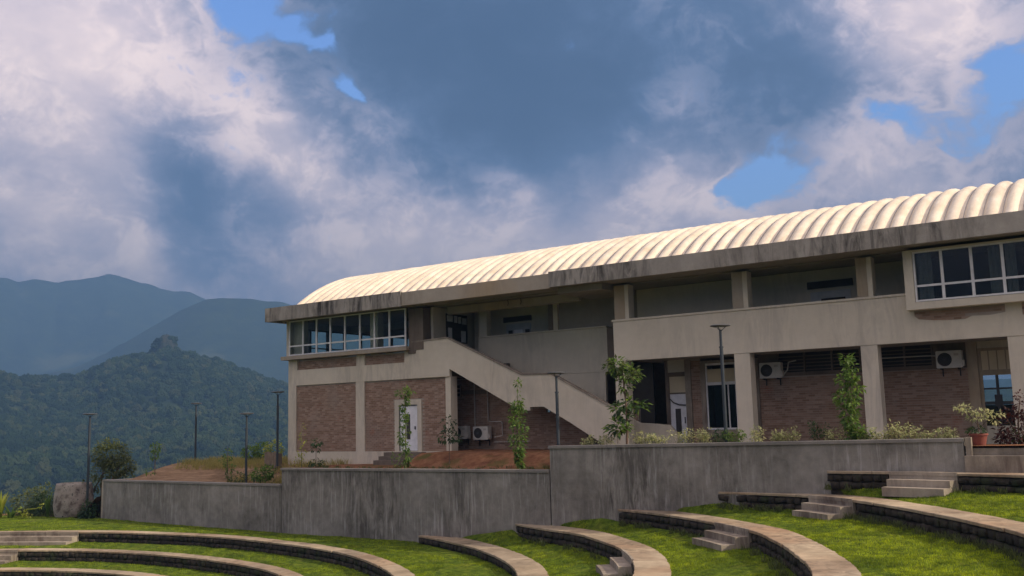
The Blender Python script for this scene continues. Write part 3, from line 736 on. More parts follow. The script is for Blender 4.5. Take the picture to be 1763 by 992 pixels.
for a, b, c, d in ((1.42, 1.85, 6.05, 6.34), (1.98, 2.2, 6.02, 6.34), (2.28, 2.5, 6.0, 6.32), (2.6, 2.92, 5.98, 6.28), (1.5, 1.78, 5.2, 5.75), (2.5, 2.85, 5.1, 5.65)):  # opaque white blocks paint the reflections on the dark window
    MB().box(-28.53, -28.515, a, b, c, d).build('pane', M['white_frame'], fwn, world=True)
W('lower_wall', 'corridor', -23.4, -20.5, 2.26, 2.4, 0.0, 3.27)
W('opening_shade', 'dark_inside', -20.5, -18.8, 3.4, 3.5, 0.0, 3.7)  # near-black sheet stands in for the shade inside the door gap
W('soffit_beam', 'fascia_warm', -28.1, -20.9, 0.92, 1.2, 6.30, 6.64)
# rusty hooks under the beam
for x in (-24.6, -23.9):
    MB().tube([(x, 0.9, 6.66), (x + .06, 0.86, 6.5), (x + .02, 0.86, 6.38)], 0.02, 6).build('hanging_bar', M['brown_wall'], B, world=True)

# --- right block: columns, gallery parapet
for x0, x1 in ((-18.78, -18.28), (-13.72, -13.12), (-9.12, -8.56), (-4.55, -3.95), (0.05, 0.6), (4.6, 5.2)):
    W('column', 'plaster', x0, x1, 0.02, 0.5, 0.0, 3.545)
MB().box(-18.78, -7.38, 0.0, 0.16, 3.55, 5.14).build('gallery_wall', M['plaster'], B, world=True)
MB().box(-18.82, -7.39, -0.04, 0.2, 5.141, 5.215).build('gallery_wall_coping', M['plaster'], B, world=True)
W('wall', 'plaster', -7.379, 6.2, 0.0, 0.16, 3.55, 4.2)
W('wall', 'plaster', -4.53, -4.05, 0.0, 0.16, 4.2, 4.6)
W('wall', 'plaster', -7.379, -7.27, 0.0, 0.16, 4.2, 4.6)
W('wall', 'plaster', -0.6, 6.2, 0.0, 0.16, 4.2, 4.6)
made = brick_panel(-7.27, -4.53, 4.2, 4.6, 0.02, 60, ragged=lambda x, z: z < 4.30 and x > -5.7)
MB().prism([(-5.72, 4.2), (-5.5, 4.29), (-5.0, 4.27), (-4.53, 4.33), (-4.53, 4.2)], 0.004, 0.05).prism([(-7.27, 4.2), (-7.27, 4.42), (-7.15, 4.3), (-6.7, 4.235), (-6.2, 4.21)], 0.004, 0.05).build('plaster_spill', M['plaster'], B, world=True)
brick_panel(-4.05, -0.6, 4.2, 4.6, 0.02)
W('floor_slab', 'soffit', -18.78, 6.2, 0.161, 12.0, 3.6, 3.9)
for x0, xm, x1 in ((-18.72, -18.22, -18.06), (-13.68, -13.24, -13.06), (-9.1, -8.72, -8.56)):
    W('upper_column', 'fascia_warm', x0, xm, 0.06, 0.5, 5.216, 6.6)
    W('upper_column_edge', 'plaster', xm, x1, 0.03, 0.5, 5.216, 6.6)
W('gallery_back_wall', 'plaster', -18.8, -7.4, 2.2, 2.4, 3.9, 6.66)
W('gallery_side_wall', 'corridor', -7.45, -7.3, 0.3, 2.6, 3.9, 6.66)
gd2 = MB().box(-11.4, -9.9, 2.16, 2.2, 3.9, 5.82).build('gallery_door', M['grey_door'], B, world=True)
MB().box(-11.5, -9.8, 2.14, 2.2, 5.95, 6.22).build('door_transom', M['dark_inside'], gd2, world=True)
MB().box(-11.0, -10.1, 2.14, 2.162, 4.9, 5.55).build('door_glass', M['dark_inside'], gd2, world=True)
# --- right bay window
MB().box(-7.42, 6.2, -0.38, 0.2, 4.6, 4.84).build('bay_sill', M['plaster'], B, world=True)
MB().box(-7.42, -7.13, -0.38, 0.2, 4.841, 6.6).build('bay_cheek', M['plaster'], B, world=True)
window_band([-7.09, -6.24, -5.34, -4.43, -3.52, -2.6, -1.7, -0.8, 0.1, 1.0], 4.86, 5.38, 6.54, -0.3, 'dark_glass')
W('bay_head', 'plaster', -7.13, 6.2, -0.36, 0.2, 6.541, 6.6)
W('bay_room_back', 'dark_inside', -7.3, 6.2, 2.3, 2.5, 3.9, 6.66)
for x0, x1 in ((-7.0, -6.55), (-4.85, -4.5), (-4.36, -4.05), (-1.9, -1.4)):
    cv = MB(); nseg = 12
    vs = []
    for i in range(nseg + 1):
        x = x0 + (x1 - x0) * i / nseg; y = -0.2 + 0.025 * math.sin(i * 1.9); vs += [(x, y, 4.9), (x, y, 6.52)]
    cv.add(vs, [(2 * i, 2 * i + 2, 2 * i + 3, 2 * i + 1) for i in range(nseg)]); cv.build('curtain', M['curtain'], B, world=True)

# --- right block: recessed ground floor
YB = 2.5
W('passage_wall', 'dark_inside', -18.8, -17.8, 5.0, 5.2, 0.0, 3.6)
W('passage_side', 'brown_wall', -17.8, -17.66, YB, 5.0, 0.0, 3.6)
W('pier', 'step', -16.88, -16.62, YB - .06, YB + .2, 0.0, 3.6)
brick_panel(-16.62, -16.2, 0.0, 3.6, YB)
W('wall', 'corridor', -17.66, -16.88, YB, YB + .2, 3.1, 3.6)
dd = MB().box(-17.62, -16.9, YB + .02, YB + .07, 0.0, 2.2).build('door', M['white_door'], B, world=True)
MB().box(-17.4, -17.16, YB + .005, YB + .022, 0.5, 1.6).build('door_glass', M['dark_inside'], dd, world=True)
MB().box(-17.66, -17.62, YB - .02, YB + .08, 0, 3.1).box(-17.62, -16.9, YB - .01, YB + .06, 2.2, 2.26).box(-17.62, -16.9, YB - .01, YB + .06, 2.92, 3.1).build('door_frame', M['brown_wall'], dd, world=True)
MB().box(-16.99, -16.96, YB - .04, YB + .02, 1.0, 1.25).build('handle', M['lamp_head'], dd, world=True)
MB().box(-17.62, -16.9, YB + .02, YB + .03, 2.26, 2.92).build('transom_pane', M['roller'], dd, world=True)
MB().tube([(-17.62, YB - .03, 2.02), (-17.45, YB - .06, 1.86), (-17.2, YB - .06, 1.76), (-16.9, YB - .03, 1.74)], 0.022, 6).build('draped_cable', M['ac_dark'], dd, world=True)
# window with stone surround
sx0, sx1 = -16.2, -13.75
MB().box(sx0, sx0 + .2, YB - .05, YB + .2, .5, 3.5).box(sx1 - .2, sx1, YB - .05, YB + .2, .5, 3.5).box(sx0 + .2, sx1 - .2, YB - .05, YB + .2, .5, .72).box(sx0 + .2, sx1 - .2, YB - .05, YB + .2, 3.38, 3.5).build('window_surround', M['step'], B, world=True)
w2 = MB().box(-16.0, -13.95, YB, YB + .05, .72, .79).box(-16.0, -13.95, YB, YB + .05, 3.3, 3.38).box(-16.0, -15.93, YB, YB + .05, .79, 3.3).box(-14.02, -13.95, YB, YB + .05, .79, 3.3).box(-15.93, -14.02, YB - .01, YB + .05, 2.5, 2.62).build('window', M['white_frame'], B, world=True)
for x in (-15.05, -14.72): MB().box(x - .025, x + .025, YB - .005, YB + .045, .79, 2.5).build('mullion', M['white_frame'], w2, world=True)
MB().box(-14.75, -14.7, YB, YB + .04, 2.62, 3.3).build('mullion', M['white_frame'], w2, world=True)
for a, b in ((-15.93, -15.075), (-15.025, -14.745), (-14.695, -14.02)): MB().box(a, b, YB + .02, YB + .026, .79, 2.5).build('pane', M['dark_glass'], w2, world=True)
MB().box(-15.93, -14.02, YB + .04, YB + .06, 2.62, 3.15).build('pleated_blind', M['roller'], w2, world=True)
W('wall', 'brown_wall', sx0, sx1, YB, YB + .2, 0, .5)
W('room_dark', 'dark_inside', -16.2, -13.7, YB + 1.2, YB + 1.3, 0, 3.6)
brick_panel(-13.75, -9.4, 0.0, 2.72, YB)
made2 = brick_panel(-9.4, -6.2, 0.2, 2.72, YB, 300 - made)
W('pier', 'brown_wall', -9.75, -9.3, YB - .04, YB + .1, 2.72, 3.6)
W('lintel_band', 'brown_wall', -13.75, -9.76, YB - .02, YB + .2, 2.721, 2.86)
W('lintel_band', 'brown_wall', -9.29, -6.2, YB - .02, YB + .2, 2.721, 2.86)
for x0, x1 in ((-13.0, -9.8), (-9.25, -7.3)):
    W('vent_backing', 'dark_inside', x0, x1, YB + .12, YB + .2, 2.86, 3.6)
    nx = int((x1 - x0) / 0.8)
    for i in range(nx + 1):
        W('vent_post', 'brown_wall', x0 + (x1 - x0 - .06) * i / nx, x0 + (x1 - x0 - .06) * i / nx + .06, YB - .01, YB + .12, 2.861, 3.6)
    for k in range(5): W('vent_bar', 'brown_wall', x0, x1, YB, YB + .1, 2.92 + .13 * k, 2.955 + .13 * k)
W('wall', 'brown_wall', -7.29, -6.2, YB, YB + .2, 2.861, 3.6)
W('wall', 'brown_wall', -13.75, -13.01, YB, YB + .2, 2.861, 3.6)
# glazed end window of the right block
W('pier', 'fascia_warm', -6.2, -5.86, YB - .12, YB + .2, 0, 3.6)
e2 = MB().box(-5.86, -5.76, YB - .02, YB + .06, 0.4, 3.36).box(-5.76, -2.2, YB - .02, YB + .06, 3.26, 3.36).box(-5.76, -2.2, YB - .03, YB + .06, 2.42, 2.6).build('window', M['fascia_warm'], B, world=True)
MB().box(-5.76, -2.2, YB + .02, YB + .05, 2.6, 3.26).build('pleated_blind', M['roller'], e2, world=True)
for x in [-5.55 + .27 * i for i in range(12)]: MB().box(x, x + .035, YB, YB + .021, 2.6, 3.26).build('blind_slat', M['fascia_warm'], e2, world=True)
for x in (-5.32, -4.45, -3.5): MB().box(x - .045, x + .045, YB - .01, YB + .03, 0.7, 2.42).build('mullion', M['black_frame'], e2, world=True)
for i, (a, b) in enumerate(((-5.76, -5.365), (-5.275, -4.495), (-4.405, -3.545), (-3.455, -2.2))):
    MB().box(a, b, YB - .008, YB + .028, 1.93, 1.99).build('bar', M['black_frame'], e2, world=True)
    MB().box(a, b, YB - .008, YB + .028, 1.42, 1.52).build('bar', M['black_frame'], e2, world=True)
    for c, d in ((1.52, 1.93), (1.99, 2.42)): MB().box(a, b, YB + .012, YB + .018, c, d).build('pane', M['glass'], e2, world=True)
    MB().box(a, b, YB + .012, YB + .018, .7, 1.42).build('pane', M['dark_glass'], e2, world=True)
MB().box(-5.44, -5.2, YB - .03, YB - .012, 1.35, 1.75).build('latch_plate', M['ac_dark'], e2, world=True)
W('wall', 'corridor', -5.86, -2.2, YB, YB + .2, 0, .7)
W('wall', 'corridor', -5.86, 6.2, YB, YB + .2, 3.361, 3.6)
W('wall', 'corridor', -2.2, 6.2, YB, YB + .2, 0, 3.36)
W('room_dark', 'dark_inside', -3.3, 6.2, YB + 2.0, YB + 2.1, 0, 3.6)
W('rear_wall', 'room', -28.8, -9.0, 12.0, 12.2, -0.7, 6.6)
W('rear_wall', 'room', -3.3, 6.2, 12.0, 12.2, -0.7, 6.6)
W('rear_wall', 'room', -9.0, -3.3, 12.0, 12.2, 3.2, 6.6)
W('rear_wall', 'room', -9.0, -3.3, 12.0, 12.2, -0.7, 1.42)
W('room_side', 'room', -9.15, -9.0, YB + .21, 12.0, -0.02, 3.6)
W('room_side', 'room', -3.3, -3.15, YB + 2.11, 12.0, -0.02, 3.6)
W('room_floor', 'paving', -9.0, -3.3, YB + .21, 12.0, -0.2, -0.02)
W('right_end_wall', 'plaster', 6.0, 6.2, 0.2, 12.0, 0, 3.55)

# --- eave: fascia in three pours, roof slab, vault
W('fascia', 'fascia', -38.33, -29.115, -1.24, -1.08, 6.60, 7.29)
W('fascia', 'fascia_warm', -29.11, -21.025, -1.17, -1.02, 6.63, 7.24)
W('fascia', 'fascia', -21.02, 6.6, -1.25, -1.09, 6.66, 7.30)
W('end_fascia', 'fascia', -38.33, -38.18, -1.08, 13.0, 6.60, 7.28)
W('eave_slab', 'soffit', -38.18, -29.11, -1.08, 0.35, 6.70, 6.85)
W('eave_slab', 'soffit', -29.11, -21.02, -1.02, 0.35, 6.72, 6.86)
W('eave_slab', 'soffit', -21.02, 6.6, -1.09, 0.35, 6.71, 6.85)
W('roof_slab', 'soffit', -38.18, 6.6, 0.351, 13.0, 6.82, 7.0)
W('eave_drip', 'soffit', -21.0, -18.9, -0.6, 2.2, 6.45, 6.70)
W('ceiling', 'soffit', -28.5, -7.4, 0.45, 12.0, 6.67, 6.815)
W('roof_kerb', 'fascia', -37.0, 6.6, -0.62, -0.45, 7.0, 7.32)
roof = W('roof', 'seam', -36.9, 6.6, -0.44, 12.0, 7.001, 7.3)
S_, H_, Y0_, Z0_ = 12.0, 2.0, -0.5, 7.38
R_ = (S_ * S_ / 4 + H_ * H_) / (2 * H_); yc = Y0_ + S_ / 2; zc = Z0_ + H_ - R_; am = math.asin(S_ / 2 / R_)
am2 = am * 1.05
pitch = 0.58
prof = [(0.0, 0.0), (0.045, 0.0), (0.05, 0.035), (0.065, 0.035), (0.07, 0.0), (0.10, 0.0), (0.125, 0.045), (0.165, 0.085), (0.225, 0.115), (0.30, 0.125), (0.375, 0.115), (0.435, 0.085), (0.475, 0.045), (0.50, 0.0), (0.58, 0.0)]
nt = 40; vs = []; fs = []
for i in range(nt + 1):
    t = -am2 + 2 * am2 * i / nt
    for x, h in prof: vs.append((x, yc + (R_ + h) * math.sin(t), zc + (R_ + h) * math.cos(t)))
m = len(prof)
for i in range(nt):
    for k in range(m - 1): fs.append((i * m + k, i * m + k + 1, (i + 1) * m + k + 1, (i + 1) * m + k))
rib = MB().add(vs, fs).mesh('roof_panel', M['roof'], True); rib.materials.append(M['seam'])
mi = [1 if k in (1, 2, 3) else 0 for i in range(nt) for k in range(m - 1)]; rib.polygons.foreach_set('material_index', mi)
for i in range(73):
    link_mesh('roof_panel', rib, roof, Vector((-36.82 + pitch * i, rnd.uniform(-.006, .006), rnd.uniform(-.008, .008))) - abs_loc(roof))
arcp = [(yc + R_ * math.sin(-am + 2 * am * i / 24), zc + R_ * math.cos(-am + 2 * am * i / 24) - .01) for i in range(25)]
gb = MB(); gb.add([(-36.78, y, z) for y, z in arcp], [tuple(range(25))]); gb.add([(-36.70, y, z) for y, z in arcp], [tuple(range(24, -1, -1))]); gb.build('roof_gable', M['roof'], roof, world=True)

# ------------------------------------------------------------------ retaining walls
def ret_wall(x0, x1, z0, zt0, zt1, label, th=0.25):
    ym = wall_y((x0 + x1) / 2)
    t = thing('retaining_wall', ((x0 + x1) / 2, ym, z0), label, 'wall', 'retaining walls above the terraces')
    n = max(2, int((x1 - x0) / 0.5)); v = []; f = []
    for i in range(n + 1):
        x = x0 + (x1 - x0) * i / n; zt = zt0 + (zt1 - zt0) * i / n; yf = wall_y(x)
        for j in range(7): v.append((x, yf + 0.014 * n2(x * 1.3, j * 1.1, 41), z0 + (zt - .1 - z0) * j / 6))
        v.append((x, yf + th, zt - .1)); v.append((x, yf + th, z0))
    for i in range(n):
        for j in range(8): a = i * 9 + j; f.append((a, a + 9, a + 10, a + 1))
    f += [tuple(range(8, -1, -1)), tuple(n * 9 + j for j in range(9))]
    MB().add(v, f).build('wall_face', M['retaining'], t, world=True)
    x = x0 - 0.03
    while x < x1:
        b = min(x + 2.4, x1 + .02); o = rnd.uniform(-.004, .004)
        vs = []
        for q in (x + .004, b - .004):
            zz = zt0 + (zt1 - zt0) * (q - x0) / (x1 - x0); yf = wall_y(q)
            vs += [(q, yf - .055 + o, zz - .098), (q, yf + th + .04, zz - .098), (q, yf + th + .04, zz), (q, yf - .045 + o, zz), (q, yf - .055 + o, zz - .012)]
        MB().add(vs, [(0, 1, 2, 3, 4), (9, 8, 7, 6, 5)] + [(j, j + 5, (j + 1) % 5 + 5, (j + 1) % 5) for j in range(5)]).build('coping', M['coping_cement'], t, world=True)
        x = b if b < x1 else x1
    return t
ret_wall(-48.2, -33.79, -4.2, -1.30, -1.28, 'lowest stained grey retaining wall in front of the soil mound on the left')
ret_wall(-33.75, -18.83, -4.2, -0.565, -0.475, 'middle streaked concrete retaining wall between the lamp post and the red soil bank')
ret_wall(-18.78, -5.22, -4.2, 0.37, 0.50, 'tallest grey retaining wall topped by a row of pale shrubs on the right')
t = thing('retaining_wall', (-48.3, -2.5, -4.0), 'short sandy return wall turning back at the left end of the lowest retaining wall', 'wall')
MB().box(-48.36, -48.22, -3.74, -0.6, -4.2, -1.34).build('wall_face', M['fascia_warm'], t, world=True)
t = thing('gate_post', (-5.05, -4.85, 0.0), 'short pale post at the right end of the tallest wall beside the plant pot', 'post')
MB().box(-5.17, -5.02, -4.98, -4.8, -0.6, 0.52).build('shaft', M['step'], t, world=True)

# broad entrance steps at the right end
ES = thing('entrance_steps', (0.5, -4.9, -0.4), 'wide pale concrete steps below the plant pot at the right', 'steps')
x = -5.2
while x < 7.5:
    b = x + 1.8
    MB().box(x + .004, b - .004, -4.80, -4.0, -0.9, 0.215 + rnd.uniform(-.003, .003)).build('upper_step', M['step'], ES, world=True)
    MB().box(x + .004, b - .004, -5.12, -4.801, -0.9, 0.02 + rnd.uniform(-.003, .003)).build('lower_step', M['step'], ES, world=True)
    x = b
sheet('forecourt', -5.0, 8.0, -4.02, -2.9, lambda x, y: 0.205, 'paving', 1.0)

# ------------------------------------------------------------------ curved terraces
ARC = dict(
 A=[(-9.0, 28.95), (-8.4, 28.85), (-7.08, 28.78), (-5.48, 28.45), (-3.67, 27.95), (-1.0, 26.7), (2.0, 24.3), (4.5, 20.8), (6, 16)],
 B=[(-12.5, 29.0), (-11.33, 28.95), (-9.43, 28.46), (-7.88, 27.43), (-6.29, 25.78), (-5.24, 24.49), (-4.12, 23.01), (-2.85, 21.0), (-1.9, 18.4), (-1.2, 15.0), (-1.2, 11.5)],
 C=[(-16.6, 29.1), (-15.93, 28.95), (-14.24, 28.2), (-12.2, 26.89), (-9.89, 24.98), (-8.65, 23.32), (-7.55, 21.5), (-6.8, 20.1), (-6.14, 18.5), (-5.6, 16.0), (-5.4, 12.0)],
 D=[(-20.4, 29.1), (-18.88, 28.3), (-16.83, 27.39), (-15.43, 26.34), (-13.77, 24.81), (-12.2, 22.7), (-11.0, 20.3), (-10.3, 17.5), (-9.9, 13.5)],
 E=[(-25.1, 29.2), (-24.3, 28.9), (-22.73, 28.2), (-20.54, 27.0), (-18.18, 25.23), (-16.1, 23.0), (-14.6, 20.2), (-13.7, 17.0), (-13.3, 13.5)],
 F=[(-57.0, 17.5), (-49.5, 22.6), (-43.28, 25.83), (-38.99, 26.95), (-34.41, 27.35), (-30.6, 26.97), (-28.27, 26.6), (-25.76, 25.81), (-23.32, 24.64), (-20.48, 22.69), (-17.95, 19.9), (-16.37, 16.74), (-15.62, 13.02)],
 G=[(-52.46, 12.88), (-48.32, 19.79), (-44.31, 22.96), (-40.29, 24.57), (-36.54, 25.22), (-33.12, 25.22), (-29.65, 24.76), (-26.87, 23.79), (-24.21, 22.09), (-21.35, 19.33), (-19.51, 16.11), (-18.78, 12.88)],
 H=[(-50.94, 11.58), (-46.77, 18.34), (-42.61, 21.3), (-38.44, 22.97), (-34.73, 23.43), (-31.03, 22.97), (-27.6, 21.67), (-24.55, 19.27), (-22.79, 16.21), (-22.04, 12.97)])
ZT = dict(A=-0.42, B=-1.10, C=-1.75, D=-2.40, E=-3.05, F=-3.35, G=-3.90, H=-4.42)
def catmull(P, step=0.12):
    P = [Vector((x, y - 34.0)) for x, y in P]; P = [P[0] * 2 - P[1]] + P + [P[-1] * 2 - P[-2]]; out = []
    for i in range(1, len(P) - 2):
        a, b, c, d = P[i - 1:i + 3]; n = max(2, int((c - b).length / step))
        for k in range(n):
            t = k / n; out.append(0.5 * ((2 * b) + (c - a) * t + (2 * a - 5 * b + 4 * c - d) * t * t + (3 * b - a - 3 * c + d) * t ** 3))
    out.append(P[-2]); return out
class Curve:
    def __init__(s, pts):
        s.p = pts; s.s = [0.0]
        for a, b in zip(pts, pts[1:]): s.s.append(s.s[-1] + (b - a).length)
        s.L = s.s[-1]
    def at(s, d):
        d = min(max(d, 0), s.L - 1e-6); lo, hi = 0, len(s.s) - 1
        while hi - lo > 1:
            m_ = (lo + hi) // 2
            if s.s[m_] <= d: lo = m_
            else: hi = m_
        f = (d - s.s[lo]) / max(1e-9, s.s[hi] - s.s[lo]); p = s.p[lo].lerp(s.p[hi], f)
        a = s.p[max(0, lo - 4)]; b = s.p[min(len(s.p) - 1, hi + 4)]; T = (b - a).normalized()
        return p, T, Vector((T.y, -T.x))                # point, direction, towards the stage
    def near(s, q):
        q = Vector(q); i = min(range(len(s.p)), key=lambda k: (s.p[k] - q).length); return s.s[i]
CV = {k: Curve(catmull(v)) for k, v in ARC.items()}
STEPS = dict(A=[(-6.25, -5.4, 1.9)], B=[(-8.65, -6.05, 1.9)], C=[(-10.75, -8.3, 2.0)], D=[(-12.9, -10.2, 1.9)], F=[(-45.2, -9.2, 4.6)], G=[(-45.5, -11.6, 4.2)], E=[], H=[])
TWK = dict(F=.62, G=.62, H=.62)
stone_me = []
for k in range(9):
    r = random.Random(50 + k); n = 6; vs = []
    ring = [(-.5, -.5), (0, -.5), (.5, -.5), (.5, .5), (0, .5), (-.5, .5)]
    back = [(x * 1.0, 0.0, z * 1.0) for x, z in ring]
    mid_ = [(x * r.uniform(.93, 1.0), -.05 - r.uniform(0, .02), z * r.uniform(.88, 1.0)) for x, z in ring]
    frt = [(x * r.uniform(.55, .8), -.085 - r.uniform(0, .05), z * r.uniform(.5, .75)) for x, z in ring]
    fs = []
    for a in (0, 6):
        for i in range(6): q = (i + 1) % 6; fs.append((a + i, a + q, a + 6 + q, a + 6 + i))
    fs.append((12, 13, 16, 17)); fs.append((13, 14, 15, 16))
    stone_me.append(MB().add(back + mid_ + frt, fs).mesh('stone', M['rubble'], True))
LBL = dict(A='topmost short curved terrace edge just below the right end of the retaining wall', B='second terrace edge from the top, sweeping to the right edge of the lawn', C='third terrace edge from the top, its broad reddish tread running to the bottom',
 D='fourth curved terrace edge, ending near the middle of the retaining wall', E='pale curved terrace edge starting left of the centre of the retaining wall', F='long pale curved terrace edge nearest the wall on the left', G='second long curved terrace edge on the left, over a dark stone riser', H='lowest curved terrace edge in the bottom left corner')
for key, cv in CV.items():
    TW = TWK.get(key, .86); z = ZT[key]; p0, _, _ = cv.at(cv.L * .5)
    T_ = thing('terrace_edge', (p0.x, p0.y, z - .5), LBL[key], 'terrace', 'curved terraces of the amphitheatre')
    sp = [(cv.near((a, b)), w) for a, b, w in STEPS[key]]
    # backing of the riser
    mb = MB(); n = int(cv.L / .3); vs = []; fs = []
    for i in range(n + 1):
        p, T, I = cv.at(cv.L * i / n)
        for off, zz in ((-.06, z - .75), (-.06, z - .085), (-TW + .03, z - .085), (-TW + .03, z - .75)): q = p + I * off; vs.append((q.x, q.y, zz))
    for i in range(n):
        for j in range(3): fs.append((i * 4 + j, i * 4 + j + 1, i * 4 + 4 + j + 1, i * 4 + 4 + j))
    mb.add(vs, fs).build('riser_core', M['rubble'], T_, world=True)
    # coping stones
    d = 0.0
    while d < cv.L - .1:
        e = min(d + rnd.uniform(1.1, 2.1), cv.L); vs = []; m_ = 14; dz = rnd.uniform(-.006, .006); jo = rnd.uniform(-.015, .015); 
        for i in range(m_ + 1):
            p, T, I = cv.at(d + .004 + (e - d - .008) * i / m_)
            ji = jo + rnd.uniform(-.012, .010) - (.025 if i in (0, m_) and rnd.random() < .4 else 0)
            for off, zz in ((.02 + ji, z - .07), (.025 + ji, z - .012 + dz), (.012 + ji, z + dz), (-TW + jo + rnd.uniform(-.02, .02), z + dz), (-TW, z - .085)): q = p + I * off; vs.append((q.x, q.y, zz))
        fs = [(i * 5 + j, (i + 1) * 5 + j, (i + 1) * 5 + (j + 1) % 5, i * 5 + (j + 1) % 5) for i in range(m_) for j in range(5)]
        fs += [(0, 1, 2, 3, 4), tuple(m_ * 5 + j for j in (4, 3, 2, 1, 0))]
        MB().add(vs, fs).build('coping_stone', M['stone_top'], T_, world=True); d = e
    # rubble stones in the riser
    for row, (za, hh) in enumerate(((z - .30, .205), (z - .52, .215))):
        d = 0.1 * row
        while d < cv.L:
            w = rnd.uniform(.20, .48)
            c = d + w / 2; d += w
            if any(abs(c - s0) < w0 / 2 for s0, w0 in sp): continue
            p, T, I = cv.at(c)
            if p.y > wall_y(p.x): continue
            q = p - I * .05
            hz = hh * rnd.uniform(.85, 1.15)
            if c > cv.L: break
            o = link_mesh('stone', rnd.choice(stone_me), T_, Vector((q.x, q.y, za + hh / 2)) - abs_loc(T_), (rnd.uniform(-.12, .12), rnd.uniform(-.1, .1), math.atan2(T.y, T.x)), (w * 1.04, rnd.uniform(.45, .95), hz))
    # steps down to the lawn below
    for s0, w0 in sp:
        def blk(name, d0, d1, z0, z1, wa):
            vs = []; m_ = 6
            for i in range(m_ + 1):
                p, T, I = cv.at(s0 - wa / 2 + wa * i / m_)
                for off, zz in ((d0, z0), (d1, z0), (d1, z1), (d0, z1)): q = p + I * off; vs.append((q.x, q.y, zz))
            fs = [(i * 4 + j, i * 4 + (j + 1) % 4, i * 4 + 4 + (j + 1) % 4, i * 4 + 4 + j) for i in range(m_) for j in range(4)] + [(3, 2, 1, 0), tuple(m_ * 4 + j for j in range(4))]
            MB().add(vs, fs).build(name, M['step'], T_, world=True)
        blk('step_face', -.05, .03, z - .6, z - .087, w0)
        blk('step_nosing', -.02, .045, z - .084, z + .012, w0)
        blk('step', .031, .40, z - .62, z - .185, w0 - .1)
        blk('step', .401, .80, z - .62, z - .375, w0 - .1)

# lawns between the terraces (and the grass growing on them)
WALLZ = [(-60, -3.6), (-48.2, -3.34), (-42, -3.40), (-33.7, -3.42), (-25.3, -3.34), (-22, -2.85), (-19.4, -2.42), (-15.8, -1.92), (-12.6, -1.45), (-8.4, -0.45), (-5.2, -0.17), (8, -0.17)]
GR = []                                                 # triangles of turf for the blades
def lawn(lo, hi, wx0=None, wx1=None):
    c = CV[lo]; z0 = ZT[lo] - .035; TW = TWK.get(lo, .86)
    inner = []
    outer = []
    n = int(c.L / .35)
    for i in range(n + 1):
        p, T, I = c.at(c.L * i / n); q = p - I * (TW - .02); inner.append((q.x, min(q.y, wall_y(q.x) + .02), z0))
    seq = []
    if wx0 is not None:
        m_ = max(2, int((wx1 - wx0) / .3))
        for i in range(m_ + 1): x = wx0 + (wx1 - wx0) * i / m_; seq.append((x, wall_y(x) + .04, interp(WALLZ, x)))
    if hi:
        h = CV[hi]; m_ = int(h.L / .3)
        for i in range(m_ + 1):
            p, T, I = h.at(h.L * i / m_); q = p - I * .04
            if q.y < wall_y(q.x) or seq == []: seq.append((q.x, min(q.y, wall_y(q.x)), ZT[hi] - (.32 if hi == 'E' else .47)))
    L = [0]
    for a, b in zip(seq, seq[1:]): L.append(L[-1] + math.hypot(a[0] - b[0], a[1] - b[1]))
    # match every inner point with the nearest outer one, never going back
    j = 0; jj = []
    for q in inner:
        best = j; bd = 1e9
        for k in range(j, min(len(seq), j + 40)):
            dd = (seq[k][0] - q[0]) ** 2 + (seq[k][1] - q[1]) ** 2
            if dd < bd: bd = dd; best = k
        j = best; jj.append(j)
    jj[0] = 0; jj[-1] = len(seq) - 1
    # smooth the matching by arc length
    f = [L[k] for k in jj]
    for _ in range(12): f = [f[0]] + [(f[i - 1] + f[i] * 2 + f[i + 1]) / 4 for i in range(1, len(f) - 1)] + [f[-1]]
    f = [max(f[:i + 1][-1], 0) for i in range(len(f))]
    def sat(d):
        k = 0
        while k < len(L) - 2 and L[k + 1] < d: k += 1
        t = min(1, max(0, (d - L[k]) / max(1e-9, L[k + 1] - L[k]))); a, b = seq[k], seq[k + 1]
        return tuple(a[i] + (b[i] - a[i]) * t for i in range(3))
    m_ = 8; V = []; F = []
    for i, q in enumerate(inner):
        o = sat(f[i])
        for k in range(m_ + 1):
            t = k / m_; x = q[0] + (o[0] - q[0]) * t; y = q[1] + (o[1] - q[1]) * t
            z = q[2] + (o[2] - q[2]) * t ** 1.2 + (0.05 * n2(x * 1.6, y * 1.6, 51) + .02 if 0 < k < m_ else 0)
            V.append((x, y, z))
    for i in range(len(inner) - 1):
        for k in range(m_): a = i * (m_ + 1) + k; F.append((a, a + m_ + 1, a + m_ + 2, a + 1)[::-1])
    me = bpy.data.meshes.new('lawn'); me.from_pydata(V, [], F); me.materials.append(M['lawn']); me.polygons.foreach_set('use_smooth', [True] * len(F)); me.update()
    tag(link_mesh('lawn', me), kind='structure')
    v = np.array(V); fa = np.array(F)
    GR.append(v[fa[:, [0, 1, 2]]]); GR.append(v[fa[:, [0, 2, 3]]])
lawn('A', None, -9.2, 8.0)
lawn('B', 'A', -12.4, -9.35)
lawn('C', 'B', -16.5, -12.6)
lawn('D', 'C', -20.4, -16.7)
lawn('E', 'D', -25.2, -20.5)
lawn('F', 'E', -60.0, -25.3)
lawn('G', 'F')
lawn('H', 'G')
def stage(x, y): return -4.86 + 0.03 * n2(x, y, 61)
sheet('stage_lawn', -56, -3.5, -24, -8.4, stage, 'lawn', 0.8)

